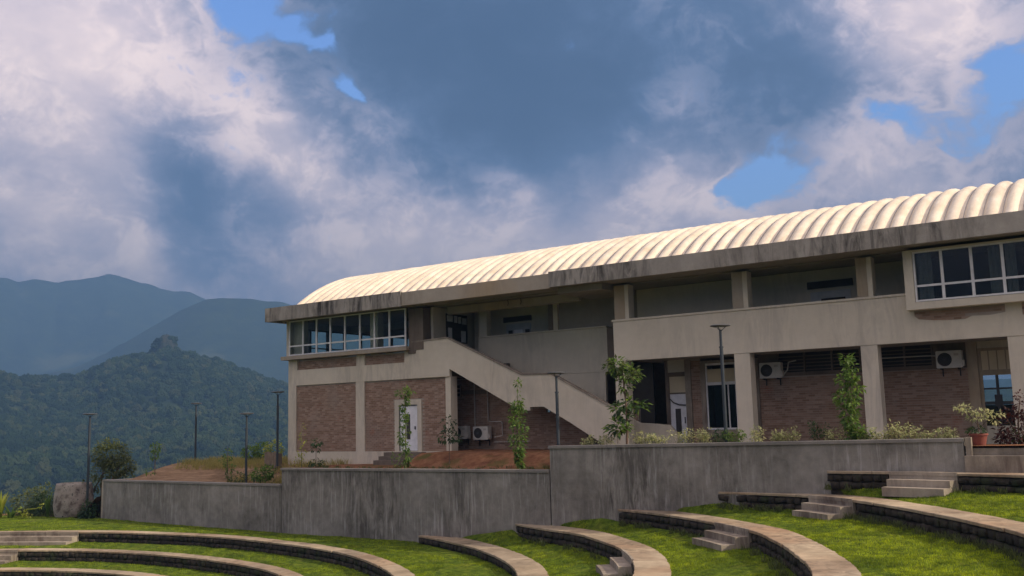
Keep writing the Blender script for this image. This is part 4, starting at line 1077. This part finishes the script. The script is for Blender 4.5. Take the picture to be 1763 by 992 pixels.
# grass blades: far more than anyone could count, thicker towards the camera
T3 = np.concatenate(GR); 
ar = 0.5 * np.linalg.norm(np.cross(T3[:, 1] - T3[:, 0], T3[:, 2] - T3[:, 0]), axis=1)
ctr = T3.mean(axis=1); dist = np.hypot(ctr[:, 0], ctr[:, 1] + 34)
ang = np.degrees(np.arctan2(ctr[:, 0], ctr[:, 1] + 34))
vis = (ang > -68) & (ang < -3) & (dist > 13)
wgt = ar * vis * np.clip((30 / dist) ** 1.3, .4, 2.2)
NB = 520000
idx = NR.choice(len(T3), NB, p=wgt / wgt.sum())
u = NR.random((NB, 2)); fl_ = u.sum(1) > 1; u[fl_] = 1 - u[fl_]
P = T3[idx, 0] + (T3[idx, 1] - T3[idx, 0]) * u[:, :1] + (T3[idx, 2] - T3[idx, 0]) * u[:, 1:]
# clumpy height
def vn(x, y, s): return 0.5 + 0.25 * np.sin(x * s + 1.7 * np.sin(y * s * .7)) + 0.25 * np.sin(y * s * 1.13 + 2.1 * np.sin(x * s * .6))
hgt = (0.022 + 0.03 * NR.random(NB)) * (0.6 + 0.8 * vn(P[:, 0], P[:, 1], 2.3) * vn(P[:, 0], P[:, 1], 7.1) * 1.6)
worn = (vn(P[:, 0] + 3, P[:, 1], 1.1) * vn(P[:, 0], P[:, 1] - 5, .7)) < .09
hgt = np.where(worn, hgt * .3, hgt)
th = NR.random(NB) * 2 * np.pi; wd = 0.007 + 0.006 * NR.random(NB)
lean = NR.normal(0, .45, (NB, 2)) * hgt[:, None]
A_ = P.copy(); A_[:, 0] += np.cos(th) * wd; A_[:, 1] += np.sin(th) * wd; A_[:, 2] -= .01
B_ = P.copy(); B_[:, 0] -= np.cos(th) * wd; B_[:, 1] -= np.sin(th) * wd; B_[:, 2] -= .01
C_ = P.copy(); C_[:, :2] += lean; C_[:, 2] += hgt
def tri_mesh(name, tris, mat):
    n = len(tris); me = bpy.data.meshes.new(name); me.vertices.add(n * 3); me.loops.add(n * 3); me.polygons.add(n)
    me.vertices.foreach_set('co', tris.reshape(-1).astype(np.float32)); me.loops.foreach_set('vertex_index', np.arange(n * 3, dtype=np.int32))
    me.polygons.foreach_set('loop_start', np.arange(0, n * 3, 3, dtype=np.int32)); me.polygons.foreach_set('loop_total', np.full(n, 3, dtype=np.int32))
    me.materials.append(mat); me.update(calc_edges=True); return me
tag(link_mesh('grass', tri_mesh('grass', np.stack([A_, B_, C_], 1), M['blade'])), 'short bright green turf growing on the terraces', 'grass', kind='stuff')

# weeds and longer grass at the foot of risers and walls, and on the mound
def tufts(name, spots, n, h, spread, mat, label):
    out = []
    for (x, y, z) in spots:
        k = n; a = NR.random(k) * 6.28; r = NR.random(k) ** .6 * spread
        hh = h * (0.4 + 0.9 * NR.random(k)); q = np.stack([x + np.cos(a) * r, y + np.sin(a) * r, np.full(k, z - .03)], 1)
        t = NR.random(k) * 6.28; w = .010; e = np.stack([np.cos(t) * w, np.sin(t) * w, np.zeros(k)], 1); ln = NR.normal(0, .28, (k, 2)) * hh[:, None]
        c = q.copy(); c[:, :2] += ln; c[:, 2] += hh; m2 = q.copy(); m2[:, :2] += ln * .4; m2[:, 2] += hh * .6
        out.append(np.stack([q - e, q + e, m2 + e * .8], 1)); out.append(np.stack([q - e, m2 + e * .8, m2 - e * .8], 1)); out.append(np.stack([m2 - e * .8, m2 + e * .8, c], 1))
    return tag(link_mesh(name, tri_mesh(name, np.concatenate(out), mat)), label, 'grass', kind='stuff')
sp = []
for key, n in (('A', 60), ('B', 110), ('C', 60), ('D', 30)):
    cv = CV[key]
    for _ in range(n):
        d = rnd.uniform(0, cv.L * .8); p, T, I = cv.at(d)
        if any(abs(d - cv.near((a, b))) < w / 2 + .1 for a, b, w in STEPS[key]): continue
        q = p + I * rnd.uniform(.1, .35)
        if q.y < -5.1: sp.append((q.x, q.y, ZT[key] - .5))
tufts('weeds', sp, 26, .20, .12, M['leaf_olive'], 'taller weeds growing at the foot of the terrace risers')
sp = []
for _ in range(900):
    x = rnd.uniform(-46.3, -33.2); y = rnd.uniform(-2.8, 3.0) if rnd.random() < .8 else rnd.uniform(-4.7, -2.8)
    if x < -38.5 or rnd.random() < .6:
        if y < -1.2 and x < -38.5: continue
        if y < wall_y(x) + .3: continue
        sp.append((x, y, plat(x, y)))
tufts('tall_grass', sp, 22, .34, .28, M['dry_grass'], 'yellow green tall grass along the crest of the soil mound')
sp = [(rnd.uniform(-60, -46.8), rnd.uniform(-5.5, 4), 0) for _ in range(420)]
sp = [(x, y + 1.7, plat(x, y + 1.7) - .1) for x, y, _ in sp if x < -48.8]
tufts('rough_grass', sp, 22, .40, .3, M['leaf_olive'], 'rough olive grass and weeds beyond the left end of the lowest wall')
sp = [(rnd.uniform(-33.0, -19), rnd.uniform(-3.8, -3.0), 0) for _ in range(90)]
tufts('bank_weeds', [(x, y, plat(x, y)) for x, y, _ in sp], 16, .14, .15, M['leaf_olive'], 'sparse low weeds on the soil behind the middle wall')

# ------------------------------------------------------------------ lamp posts
def lamp(x, y, zb, zt, label, s=1.0):
    t = thing('lamp_post', (x, y, zb), label, 'lamp post', 'solar lamp posts along the walls')
    H = zt - zb
    MB().tube([(0, 0, 0), (0, 0, H - .72)], .058 * s, 12).build('lower_pole', M['pole'], t)
    MB().tube([(0, 0, H - .721), (0, 0, H - .16)], .044 * s, 12).build('upper_pole', M['pole'], t)
    MB().lathe([(.052, 0), (.075, .0), (.075, .05), (.052, .05)], 12).build('collar', M['pole'], t, (0, 0, H - .76))
    MB().lathe([(.14, 0), (.14, .02), (.06, .02)], 12).build('base_plate', M['pole'], t)
    hd = MB().lathe([(.001, -.012), (.20, -.012), (.325 * s, .012), (.33 * s, .032), (.30 * s, .05), (.05, .062), (.001, .062)], 28).build('lamp_head', M['lamp_head'], t, (0, 0, H - .06))
    MB().lathe([(.001, -.02), (.12, -.02), (.13, -.011)], 20).build('lens', M['led'], hd)
    for k in range(3):
        a = 2.1 * k + .5; MB().tube([(.035 * math.cos(a), .035 * math.sin(a), -.13), (.17 * math.cos(a), .17 * math.sin(a), -.015)], .012, 6).build('bracket', M['pole'], hd)
    return t
lamp(-12.3, -4.55, .25, 4.22, 'tall dark lamp post standing in front of the gallery wall on the right')
lamp(-18.72, -4.5, -.58, 3.0, 'lamp post at the step between the middle and tallest retaining walls')
lamp(-36.9, -1.6, -.62, 3.02, 'lamp post nearest the left corner of the building')
lamp(-36.85, -3.55, -1.35, 1.98, 'lamp post right behind the lowest wall, left of the building')
lamp(-49.3, 2.9, -1.5, 2.84, 'slim lamp post farthest back behind the soil mound')
lamp(-49.6, -3.8, -3.8, 2.27, 'leftmost lamp post, beside the leaning tree', 1.15)

# ------------------------------------------------------------------ air conditioners
def ac(x, y, z, label):
    t = thing('air_conditioner', (x, y, z), label, 'air conditioner', 'outdoor air conditioner units')
    w, h, d = .84, .60, .30; r = .025
    poly = [(-w / 2 + r, 0), (w / 2 - r, 0), (w / 2, r), (w / 2, h - r), (w / 2 - r, h), (-w / 2 + r, h), (-w / 2, h - r), (-w / 2, r)]
    cs = MB().prism(poly, -d, 0).build('casing', M['ac_case'], t)
    cx_ = -.14; cz = h / 2; R0 = .245
    v = []; f = []; n = 28
    for k in range(n):
        a = 2 * math.pi * k / n
        for rr, yy in ((R0 + .018, -d - .002), (R0 + .018, -d - .014), (R0, -d - .014), (R0 - .01, -d - .003)): v.append((cx_ + rr * math.cos(a), yy, cz + rr * math.sin(a)))
    for k in range(n):
        q = (k + 1) % n
        for j in range(3): f.append((k * 4 + j, q * 4 + j, q * 4 + j + 1, k * 4 + j + 1))
    MB().add(v, f).build('fan_ring', M['ac_case'], cs)
    MB().prism([(cx_ + (R0 - .005) * math.cos(2 * math.pi * k / n), cz + (R0 - .005) * math.sin(2 * math.pi * k / n)) for k in range(n)], -d - .004, -d - .001).build('fan_opening', M['ac_dark'], cs)
    g = MB()
    for k in range(12):
        a = math.pi * k / 12; g.tube([(cx_ + .235 * math.cos(a), -d - .010, cz + .235 * math.sin(a)), (cx_ - .235 * math.cos(a), -d - .010, cz - .235 * math.sin(a))], .0028, 4)
    for rr in (.07, .13, .19):
        g.tube([(cx_ + rr * math.cos(2 * math.pi * k / 20), -d - .010, cz + rr * math.sin(2 * math.pi * k / 20)) for k in range(21)], .0028, 4)
    g.build('grille', M['lamp_head'], cs)
    MB().box(w / 2, w / 2 + .05, -d + .05, -.06, .06, .26).build('valve_cover', M['ac_case'], cs)
    MB().box(.17, .32, -d - .004, -d - .001, .42, .50).build('badge_plate', M['pipe'], cs)
    for s_ in (-.28, .28): MB().box(s_ - .02, s_ + .02, -d - .03, .03, -.05, -.002).box(s_ - .02, s_ + .02, 0, .03, -.28, -.05).build('bracket', M['ac_dark'], t)
    return t
ac(-27.9, 1.72, .50, 'white air conditioner unit under the stairs, nearest the corner pillar')
ac(-26.68, 1.72, .46, 'white air conditioner unit under the stairs, with pipes bent over it')
ac(-13.15, 2.42, 2.66, 'air conditioner unit high on the brick wall beside the ground floor window')
ac(-6.72, 2.42, 2.72, 'air conditioner unit high on the brick wall next to the glazed window')
def pipe(pts, label, r=.028):
    p = Vector(pts[0]); t = tag(MB().tube([Vector(q) - p for q in pts], r, 8).build('pipe', M['pipe'], loc=p), label, 'pipe', 'air conditioner pipes'); return t
pipe([(-27.25, 1.78, 3.2), (-27.25, 1.78, 1.0), (-27.22, 1.75, .62), (-27.1, 1.7, .6)], 'straight pale pipe dropping between the two stair units')
pipe([(-26.5, 1.78, 2.85), (-26.48, 1.78, 1.3), (-26.3, 1.76, 1.26), (-25.75, 1.76, 1.26), (-25.68, 1.76, 1.18), (-25.68, 1.76, .62), (-26.1, 1.72, .56)], 'pale pipe bent over the right stair unit')
pipe([(-26.2, 1.8, .34), (-24.3, 1.8, .34)], 'thin pale pipe running level along the wall under the stairs', .02)
pipe([(-12.7, 2.38, 2.8), (-12.55, 2.38, 2.95), (-12.5, 2.4, 3.25), (-12.2, 2.4, 3.3)], 'short bent pipe beside the left high unit')
pipe([(-7.2, 2.38, 3.18), (-7.5, 2.4, 3.2), (-9.2, 2.42, 3.2)], 'level pipe running along the vents to the right high unit', .022)

# ------------------------------------------------------------------ wooden crate box by the corner, concrete drum
t = thing('timber_box', (-38.0, -.9, -.75), 'weathered upright timber box at the left corner of the building', 'box')
for k in range(5): MB().box(-.42 + .17 * k, -.42 + .17 * k + .155, -.2, -.17, 0, .78 + rnd.uniform(-.03, .03)).build('board', M['wood'], t)
MB().box(-.42, .42, -.165, .2, 0, .7).build('box_body', M['brown_wall'], t)
t = thing('concrete_drum', (-52.1, -3.1, -3.55), 'big mottled concrete drum standing at the left end of the lowest wall', 'drum')
pf = [(.80, 0), (.93, .35), (.98, .8), (.95, 1.3), (.88, 1.85), (.86, 1.97), (.78, 1.98), (.76, 1.6)]
MB().lathe([(r * 1.08, z) for r, z in pf], 40).build('shell', M['drum'], t, smooth=True)
MB().lathe([(.001, 1.75), (.77, 1.72)], 24).build('soil_fill', M['soil'], t)

# ------------------------------------------------------------------ plants
def rdir(lo=-.3, hi=1.0):
    a = rnd.uniform(0, 6.283); z = rnd.uniform(lo, hi); r = math.sqrt(max(0, 1 - z * z)); return Vector((r * math.cos(a), r * math.sin(a), z))
def cluster(mb, c, rad, n, L, droop=.2, w=.45):
    c = Vector(c); rad = Vector(rad)
    for _ in range(n):
        d = rdir(-1, 1); k = rnd.uniform(.35, 1.0) ** .6; p = c + Vector((d.x * rad.x, d.y * rad.y, d.z * rad.z)) * k
        dd = (d + rdir(-1, .6) * .8 + Vector((0, 0, -droop))).normalized()
        l = L * rnd.uniform(.65, 1.35); mb.leaf(p, dd, Vector((0, 0, 1)) + rdir(-1, 1) * .7, l, l * w)
def plant(name, x, y, z, label, cat, stems, cls, leaf, mat, group=None, bark='bark', w=.45, droop=.2):
    t = thing(name, (x, y, z), label, cat, group)
    if stems:
        m_ = MB()
        for pts, r0, r1 in stems: m_.tube(pts, [r0 + (r1 - r0) * i / (len(pts) - 1) for i in range(len(pts))], 7)
        m_.build('trunk' if cat == 'tree' else 'stem', M[bark], t)
    mb = MB()
    for c, r, n in cls: cluster(mb, c, r, n, leaf, droop, w)
    mb.build('foliage', M[mat], t)
    return t
# big leaved sapling left of the gallery: two storeys of large single leaves
YG = 'young trees planted along the walls'
t = thing('sapling', (-16.0, -4.4, .25), 'broad leaved young tree with round crown standing before the corner column', 'tree', YG)
MB().tube([(0, 0, 0), (.05, 0, .8), (.02, .02, 1.6), (-.05, 0, 2.5), (-.05, .02, 3.0)], [.05, .045, .035, .025, .012], 8).tube([(.03, 0, 1.0), (.3, .05, 1.4), (.5, .05, 1.55)], [.02, .014, .008], 6).build('trunk', M['bark'], t)
lm = [MB().leaf((0, 0, 0), Vector((1, 0, 0)), Vector((0, 0, 1)), .30, .14).mesh('leaf', M['leaf_fresh']), MB().leaf((0, 0, 0), Vector((1, 0, -.15)), Vector((0, .2, 1)), .26, .12).mesh('leaf', M['leaf_dark'])]
lmp = [MB().leaf((0, 0, 0), Vector((1, 0, 0)), Vector((0, 0, 1)), .20, .10).mesh('leaf', M['leaf_fresh']), MB().leaf((0, 0, 0), Vector((1, 0, -.2)), Vector((0, -.3, 1)), .18, .09).mesh('leaf', M['leaf_olive'])]
for (cx_, cz, rx, rz, n, ms) in ((-.28, 2.85, .46, .30, 210, lmp), (.15, 2.55, .48, .30, 150, lmp), (.35, 2.7, .22, .16, 40, lmp), (0, 2.15, .28, .3, 60, lmp), (.1, 1.5, .45, .22, 60, lm), (.55, 1.4, .28, .14, 20, lm), (-.3, 1.35, .32, .16, 30, lm), (0, 1.1, .25, .2, 24, lm), (-.3, .7, .42, .25, 90, lm)):
    for _ in range(n):
        d = rdir(-1, 1); k = rnd.uniform(.3, 1); p = Vector((cx_ + d.x * rx * k, d.y * rx * k, cz + d.z * rz * k))
        e = (Vector((d.x, d.y, d.z * .5 - .15 + rnd.uniform(-.4, .4)))).normalized()
        o = link_mesh('leaf', rnd.choice(ms), t, p, (rnd.uniform(-.5, .5), -math.asin(max(-1, min(1, e.z))), math.atan2(e.y, e.x)))
def column_tree(x, y, z, h, label, w0, mat='leaf_fresh', dens=1.0, top=None, L=.15, tip=True):
    cls = []; n = int(h / .22)
    for i in range(n):
        f = i / (n - 1); zz = .25 + (h - .3) * f
        if tip and f > .72: wr = w0 * .22; nn = 10
        else: wr = w0 * (.78 + .28 * math.sin(f * 7 + x)) * (1 if f > .08 else .6); nn = 105
        wr *= rnd.uniform(.7, 1.1); cls.append(((rnd.uniform(-.13, .13), rnd.uniform(-.1, .1), zz + rnd.uniform(-.06, .06)), (wr, wr, .13), int(nn * dens * rnd.uniform(.35, .95))))
    if top: cls += top
    return plant('sapling', x, y, z, label, 'tree', [([(0, 0, 0), (.02, 0, h * .5), (0, 0, h * .97)], .03, .008)], cls, L, mat, YG, 'green_stem')
column_tree(-8.35, -4.5, .25, 2.65, 'dense leafy young tree between the two brick bays on the right', .40, tip=False, dens=1.3, L=.17)
column_tree(-20.6, -4.3, -.56, 3.35, 'slim columnar young tree with a bare tip, in front of the stair landing', .36, dens=1.3, top=[((.0, 0, 3.25), (.12, .12, .14), 16)])
column_tree(-26.45, -4.0, -.56, 3.2, 'thin sapling with a flat umbrella top in front of the white door', .20, tip=False, dens=.75, L=.13, top=[((0, 0, 3.1), (.42, .42, .12), 90), ((-.15, 0, .4), (.5, .4, .35), 90)])
plant('sapling', -25.2, -2.7, -.5, 'dark leaved sapling beside the corner pillar and the left stair unit', 'tree', [([(0, 0, 0), (0, 0, 1.9)], .02, .008)], [((0, 0, 1.75), (.3, .3, .3), 60), ((-.1, 0, 1.2), (.42, .4, .25), 80), ((.25, 0, 1.15), (.3, .3, .15), 40)], .17, 'leaf_dark', YG)
plant('sapling', -32.15, -3.55, -.6, 'small dark two tiered sapling in front of the left brick panel', 'tree', [([(0, 0, 0), (.02, 0, 1.25)], .018, .008)], [((0, 0, 1.15), (.3, .28, .13), 60), ((.05, 0, .85), (.18, .18, .12), 24), ((-.05, 0, .25), (.38, .35, .12), 70)], .15, 'leaf_dark', YG)
plant('sapling', -33.0, -3.6, -.6, 'thin pale sapling at the left corner pillar', 'tree', [([(0, 0, 0), (-.05, 0, 1.0), (0, 0, 2.0)], .015, .006), ([(0, 0, .9), (.3, 0, 1.35)], .008, .004), ([(0, 0, 1.1), (-.25, 0, 1.5)], .008, .004)], [((0, 0, .75), (.2, .2, .25), 26), ((.1, 0, 1.3), (.2, .2, .2), 8), ((0, 0, 1.8), (.12, .12, .25), 7), ((-.2, 0, .3), (.25, .2, .2), 20)], .13, 'leaf_lime', YG, 'green_stem')
plant('sapling', -44.9, -2.9, -1.0, 'small leafy sapling standing on the left slope of the soil mound', 'tree', [([(0, 0, 0), (0, 0, 1.5)], .025, .01)], [((0, 0, 1.35), (.33, .3, .25), 90), ((-.05, 0, .95), (.22, .2, .25), 60), ((.3, 0, 1.45), (.2, .1, .08), 10), ((-.35, 0, .1), (.35, .3, .12), 40)], .15, 'leaf_fresh', YG)
plant('sapling', -38.4, -3.4, -1.3, 'small sapling on the mound just left of the short lamp post', 'tree', [([(0, 0, 0), (0, 0, 1.7)], .022, .008)], [((0, 0, 1.3), (.22, .2, .35), 60), ((-.3, 0, 1.0), (.2, .2, .2), 36), ((.15, 0, .7), (.25, .25, .25), 50)], .15, 'leaf_fresh', YG)
# leaning tree at the far left and its scrub
t = thing('leaning_tree', (-52.2, -2.0, -3.6), 'olive green leaning tree beyond the left end of the wall', 'tree')
MB().tube([(-.3, 0, 0), (.6, .1, .9), (1.6, .2, 2.0), (2.2, .3, 2.8)], [.10, .09, .07, .04], 8).tube([(.9, .1, 1.2), (.7, .2, 2.2), (1.0, .2, 3.2)], [.06, .045, .02], 7).tube([(1.6, .2, 2.0), (2.6, .2, 2.4), (3.2, .2, 2.9)], [.05, .03, .012], 7).tube([(-.6, .1, .4), (.3, 0, 1.6), (1.3, 0, 2.6)], [.05, .04, .02], 7).build('trunk', M['bark'], t)
mb = MB()
for c, r, n in (((1.6, .2, 3.5), (1.15, 1.0, .8), 1500), ((2.5, .2, 2.9), (.8, .8, .6), 800), ((.9, .2, 2.5), (.8, .8, .6), 420), ((1.3, .1, 4.15), (.6, .6, .35), 200), ((.2, .1, 1.9), (.7, .6, .5), 200), ((3.0, .2, 2.3), (.5, .5, .5), 160)): cluster(mb, c, r, n, .17)
mb.build('crown', M['leaf_olive'], t)
SB = 'shrubs beyond the left end of the wall'
plant('shrub', -55.0, -3.2, -3.85, 'dark green shrub left of the concrete drum', 'shrub', None, [((0, 0, .9), (.75, .7, .8), 500), ((-.7, 0, .7), (.5, .5, .6), 240)], .2, 'leaf_dark', SB)
plant('shrub', -49.6, -4.0, -3.75, 'leafy dark shrub between the drum and the wall', 'shrub', None, [((.2, 0, .5), (.35, .35, .5), 220), ((.5, 0, .9), (.4, .35, .5), 160)], .18, 'leaf_dark', SB)
plant('shrub', -57.8, -2.5, -3.9, 'dark bush behind the yellow leaved plant at the far left', 'shrub', None, [((0, 0, 1.0), (1.3, 1.0, .9), 700), ((1.6, 0, 1.2), (.9, .8, 1.0), 500)], .2, 'leaf_olive', SB)
def strap_plant(x, y, z, h, n, mat, label, lean=.5, wid=.09, cat='plant'):
    t = thing('strap_leaf_plant', (x, y, z), label, cat); mb = MB()
    for i in range(n):
        a = rnd.uniform(0, 6.28); l = h * rnd.uniform(.6, 1.0); k = lean * rnd.uniform(.4, 1.2)
        pts = [Vector((math.cos(a) * k * l * f * f, math.sin(a) * k * l * f * f, l * (f - .35 * k * f * f))) for f in (0, .3, .6, .85, 1)]
        sd = Vector((-math.sin(a), math.cos(a), 0)); ws = (.4, .9, 1, .6, .05); v = []
        for p, w in zip(pts, ws): v += [p - sd * wid * w * .5, p + sd * wid * w * .5]
        mb.add(v, [(2 * j, 2 * j + 1, 2 * j + 3, 2 * j + 2) for j in range(4)])
    mb.build('foliage', M[mat], t); return t
strap_plant(-55.9, -5.2, -3.75, 2.0, 16, 'leaf_lime', 'upright plant with yellowing strap leaves at the far left', .3, .14)
strap_plant(-55.2, -5.0, -3.75, 1.3, 14, 'leaf_fresh', 'lower green strap leaved plant beside the yellowing one', .6, .12)
strap_plant(-53.3, -3.9, -3.7, 1.9, 10, 'leaf_fresh', 'tall narrow leaved plant against the left side of the drum', .2, .12)
t = thing('bent_branch_plant', (-53.6, -5.0, -3.7), 'low plant with two level yellow green branches before the drum', 'plant')
MB().tube([(-.4, 0, 0), (-.35, 0, .5), (.1, 0, .78), (.9, 0, .84), (1.55, 0, .95)], [.03, .03, .035, .03, .015], 7).tube([(-.3, 0, .3), (0, 0, .5), (.3, 0, .25)], [.02, .02, .01], 6).build('stem', M['leaf_lime'], t)
mb = MB(); [cluster(mb, c, r, n, .16) for c, r, n in (((-.5, 0, .7), (.3, .2, .15), 26), ((1.55, 0, 1.0), (.12, .1, .08), 12), ((.1, 0, .3), (.4, .3, .25), 50))]; mb.build('foliage', M['leaf_lime'], t)
plant('shrub', -50.5, 1.5, -3.6, 'scrubby growth behind the drum and the leftmost lamp', 'shrub', None, [((0, 0, 1.2), (1.8, 1.0, 1.0), 700), ((-2.5, 0, .8), (1.3, 1, .9), 500)], .2, 'leaf_olive', SB)
plant('shrub', -49.2, -3.4, -3.5, 'low tangle of brown green stems against the left end of the wall', 'shrub', [([(0, 0, 0), (.5, 0, 1.0), (1.0, .2, 1.9)], .03, .01)], [((.2, 0, .6), (.45, .4, .6), 160), ((.6, .2, 1.5), (.4, .3, .4), 60)], .15, 'leaf_olive', SB)
# bushes on the mound
MG = 'bushes on the soil mound'
plant('bush', -42.2, 1.2, -.75, 'round pale bush on the mound crest behind the short lamp', 'bush', [([(0, 0, 0), (0, 0, .5)], .04, .02)], [((0, 0, .65), (.55, .5, .38), 260)], .17, 'leaf_fresh', MG)
plant('bush', -41.3, 1.2, -.75, 'middle bush of the three on the mound crest', 'bush', [([(0, 0, 0), (0, 0, .5)], .04, .02)], [((0, 0, .8), (.6, .5, .42), 300)], .17, 'leaf_fresh', MG)
plant('bush', -40.2, 1.0, -.75, 'bush on the mound crest close to the corner lamp', 'bush', None, [((0, 0, .8), (.6, .5, .5), 320)], .16, 'leaf_lime', MG)
plant('bush', -35.7, -3.6, -1.35, 'leafy bush leaning over the right end of the lowest wall', 'bush', None, [((0, 0, .45), (.62, .35, .30), 330), ((.5, 0, .6), (.3, .25, .3), 120)], .17, 'leaf_fresh', MG)
plant('bush', -37.4, -3.6, -1.35, 'scruffy low growth beside the short lamp post base', 'bush', None, [((0, 0, .3), (.8, .3, .25), 160)], .15, 'leaf_olive', MG)
# shrubs along the tallest wall
SH = 'shrubs along the top of the tallest wall'
row = [(-17.45, .30, .22, 'leaf_pale', 'small pale shrub at the left end, under the lower stair flight'), (-15.3, .40, .3, 'leaf_pale', 'pale shrub just right of the broad leaved tree'), (-16.7, .36, .26, 'leaf_pale', 'pale shrub at the foot of the broad leaved tree'),
 (-14.75, .33, .3, 'leaf_pale', 'narrow pale shrub in front of the dark passage'), (-13.85, .50, .34, 'leaf_pale', 'wide pale shrub below the white ground floor door'), (-13.2, .48, .36, 'leaf_pale', 'bushy pale shrub in front of the surround of the window'),
 (-12.55, .42, .25, 'leaf_dark', 'dark green shrub left of the tall lamp post'), (-12.0, .42, .36, 'leaf_fresh', 'fresh green shrub right of the tall lamp post'), (-11.3, .52, .18, 'leaf_pale', 'upright thin shrub in front of the column by the high unit'),
 (-10.6, .38, .3, 'leaf_pale', 'pale low shrub at the left of the first brick bay'), (-10.15, .46, .34, 'leaf_pale', 'pale bushy shrub in the middle of the first brick bay'), (-9.4, .66, .30, 'leaf_dark', 'dark rounded shrub before the first brick bay'),
 (-8.85, .42, .26, 'leaf_pale', 'sparse pale shrub left of the dense leafy tree'), (-8.05, .48, .40, 'leaf_fresh', 'bright green shrub at the foot of the dense leafy tree'), (-7.5, .44, .34, 'leaf_pale', 'pale shrub in front of the second column from the right'),
 (-7.0, .56, .36, 'leaf_pale', 'tall pale shrub before the second brick bay'), (-6.55, .44, .3, 'leaf_pale', 'pale shrub in the second brick bay, right of the tall one'), (-6.0, .36, .26, 'leaf_pale', 'low pale shrub near the right end of the tallest wall'), (-5.6, .42, .16, 'leaf_pale', 'slender pale shrub nearest the plant pot')]
for x, h, w_, mt, lb in row:
    sp_ = []; cl = []
    for k in range(int(5 + w_ * 24)):
        dx = rnd.uniform(-w_, w_); dy = rnd.uniform(-.18, .18); hh = h * rnd.uniform(.55, 1.15)
        sp_.append(([(dx * .4, dy * .4, 0), (dx, dy, hh)], .007, .004)); cl.append(((dx, dy, hh * .95), (.09, .09, .11), 13)); cl.append(((dx * .7, dy, hh * .6), (.09, .09, .1), 7))
    plant('shrub', x, -4.55, .27, lb, 'shrub', sp_, cl, .10, mt, SH, 'green_stem', .4, -.2)
plant('shrub', -3.9, -3.4, .21, 'low bushy shrub at the right edge of the photo beside the last column', 'shrub', None, [((0, 0, .3), (.5, .3, .3), 200)], .12, 'leaf_olive')
# potted plant
t = thing('potted_plant', (-4.92, -4.35, .215), 'red clay pot with a pale spreading plant on the entrance steps', 'potted plant')
MB().lathe([(.001, 0), (.15, 0), (.225, .34), (.25, .34), (.25, .39), (.215, .39), (.20, .34), (.001, .34)], 28).build('pot', M['terracotta'], t, smooth=False)
MB().tube([(0, 0, .33), (.02, 0, .55), (.0, 0, .75), (.15, 0, .95)], [.018, .016, .012, .006], 6).tube([(.02, 0, .6), (-.15, 0, .85), (-.35, 0, 1.1)], [.012, .009, .005], 6).tube([(0, 0, .75), (-.1, 0, .95), (-.15, 0, 1.1)], [.01, .008, .004], 6).tube([(.02, 0, .5), (.2, 0, .7), (.38, 0, .85)], [.012, .009, .005], 6).build('stem', M['bark'], t)
mb = MB()
for c, r, n in (((-.38, 0, 1.12), (.24, .2, .05), 60), ((-.3, 0, 1.02), (.2, .2, .04), 24), ((.12, 0, .98), (.3, .25, .05), 70), ((.42, 0, .92), (.28, .2, .04), 50), ((-.05, 0, .82), (.26, .2, .04), 50), ((.4, 0, .72), (.18, .15, .04), 24)): cluster(mb, c, r, n, .11, .1, .4)
mb.build('foliage', M['leaf_pale'], t)
mb = MB(); cluster(mb, (-.05, 0, .45), (.22, .2, .13), 90, .12); mb.build('undergrowth', M['leaf_dark'], t)
plant('red_leaved_shrub', -4.05, -3.5, .21, 'tall dark red leaved shrub in front of the glazed window', 'shrub', [([(0, 0, 0), (.05, 0, .8), (.15, 0, 1.4)], .03, .012), ([(0, 0, .3), (-.3, 0, .9)], .02, .01)], [((-.1, 0, .55), (.5, .35, .5), 420), ((.2, 0, 1.1), (.28, .25, .45), 150), ((-.2, 0, .2), (.45, .3, .2), 160)], .13, 'leaf_red')

# ------------------------------------------------------------------ haze over the valley
hm = bpy.data.materials.new('haze'); hm.use_nodes = True; ht = hm.node_tree; ht.nodes.clear()
pv = ht.nodes.new('ShaderNodeVolumePrincipled'); pv.inputs['Color'].default_value = (0.14, 0.26, 0.46, 1); pv.inputs['Density'].default_value = 0.00042; pv.inputs['Anisotropy'].default_value = 0.0
ho = ht.nodes.new('ShaderNodeOutputMaterial'); ht.links.new(pv.outputs[0], ho.inputs['Volume'])
hb = MB().box(-6300, 6300, -6300, 6300, -70, 700).build('haze', hm); tag(hb, kind='stuff')
hb['label'] = 'thin blue haze filling the air over the valley'; hb['category'] = 'haze'
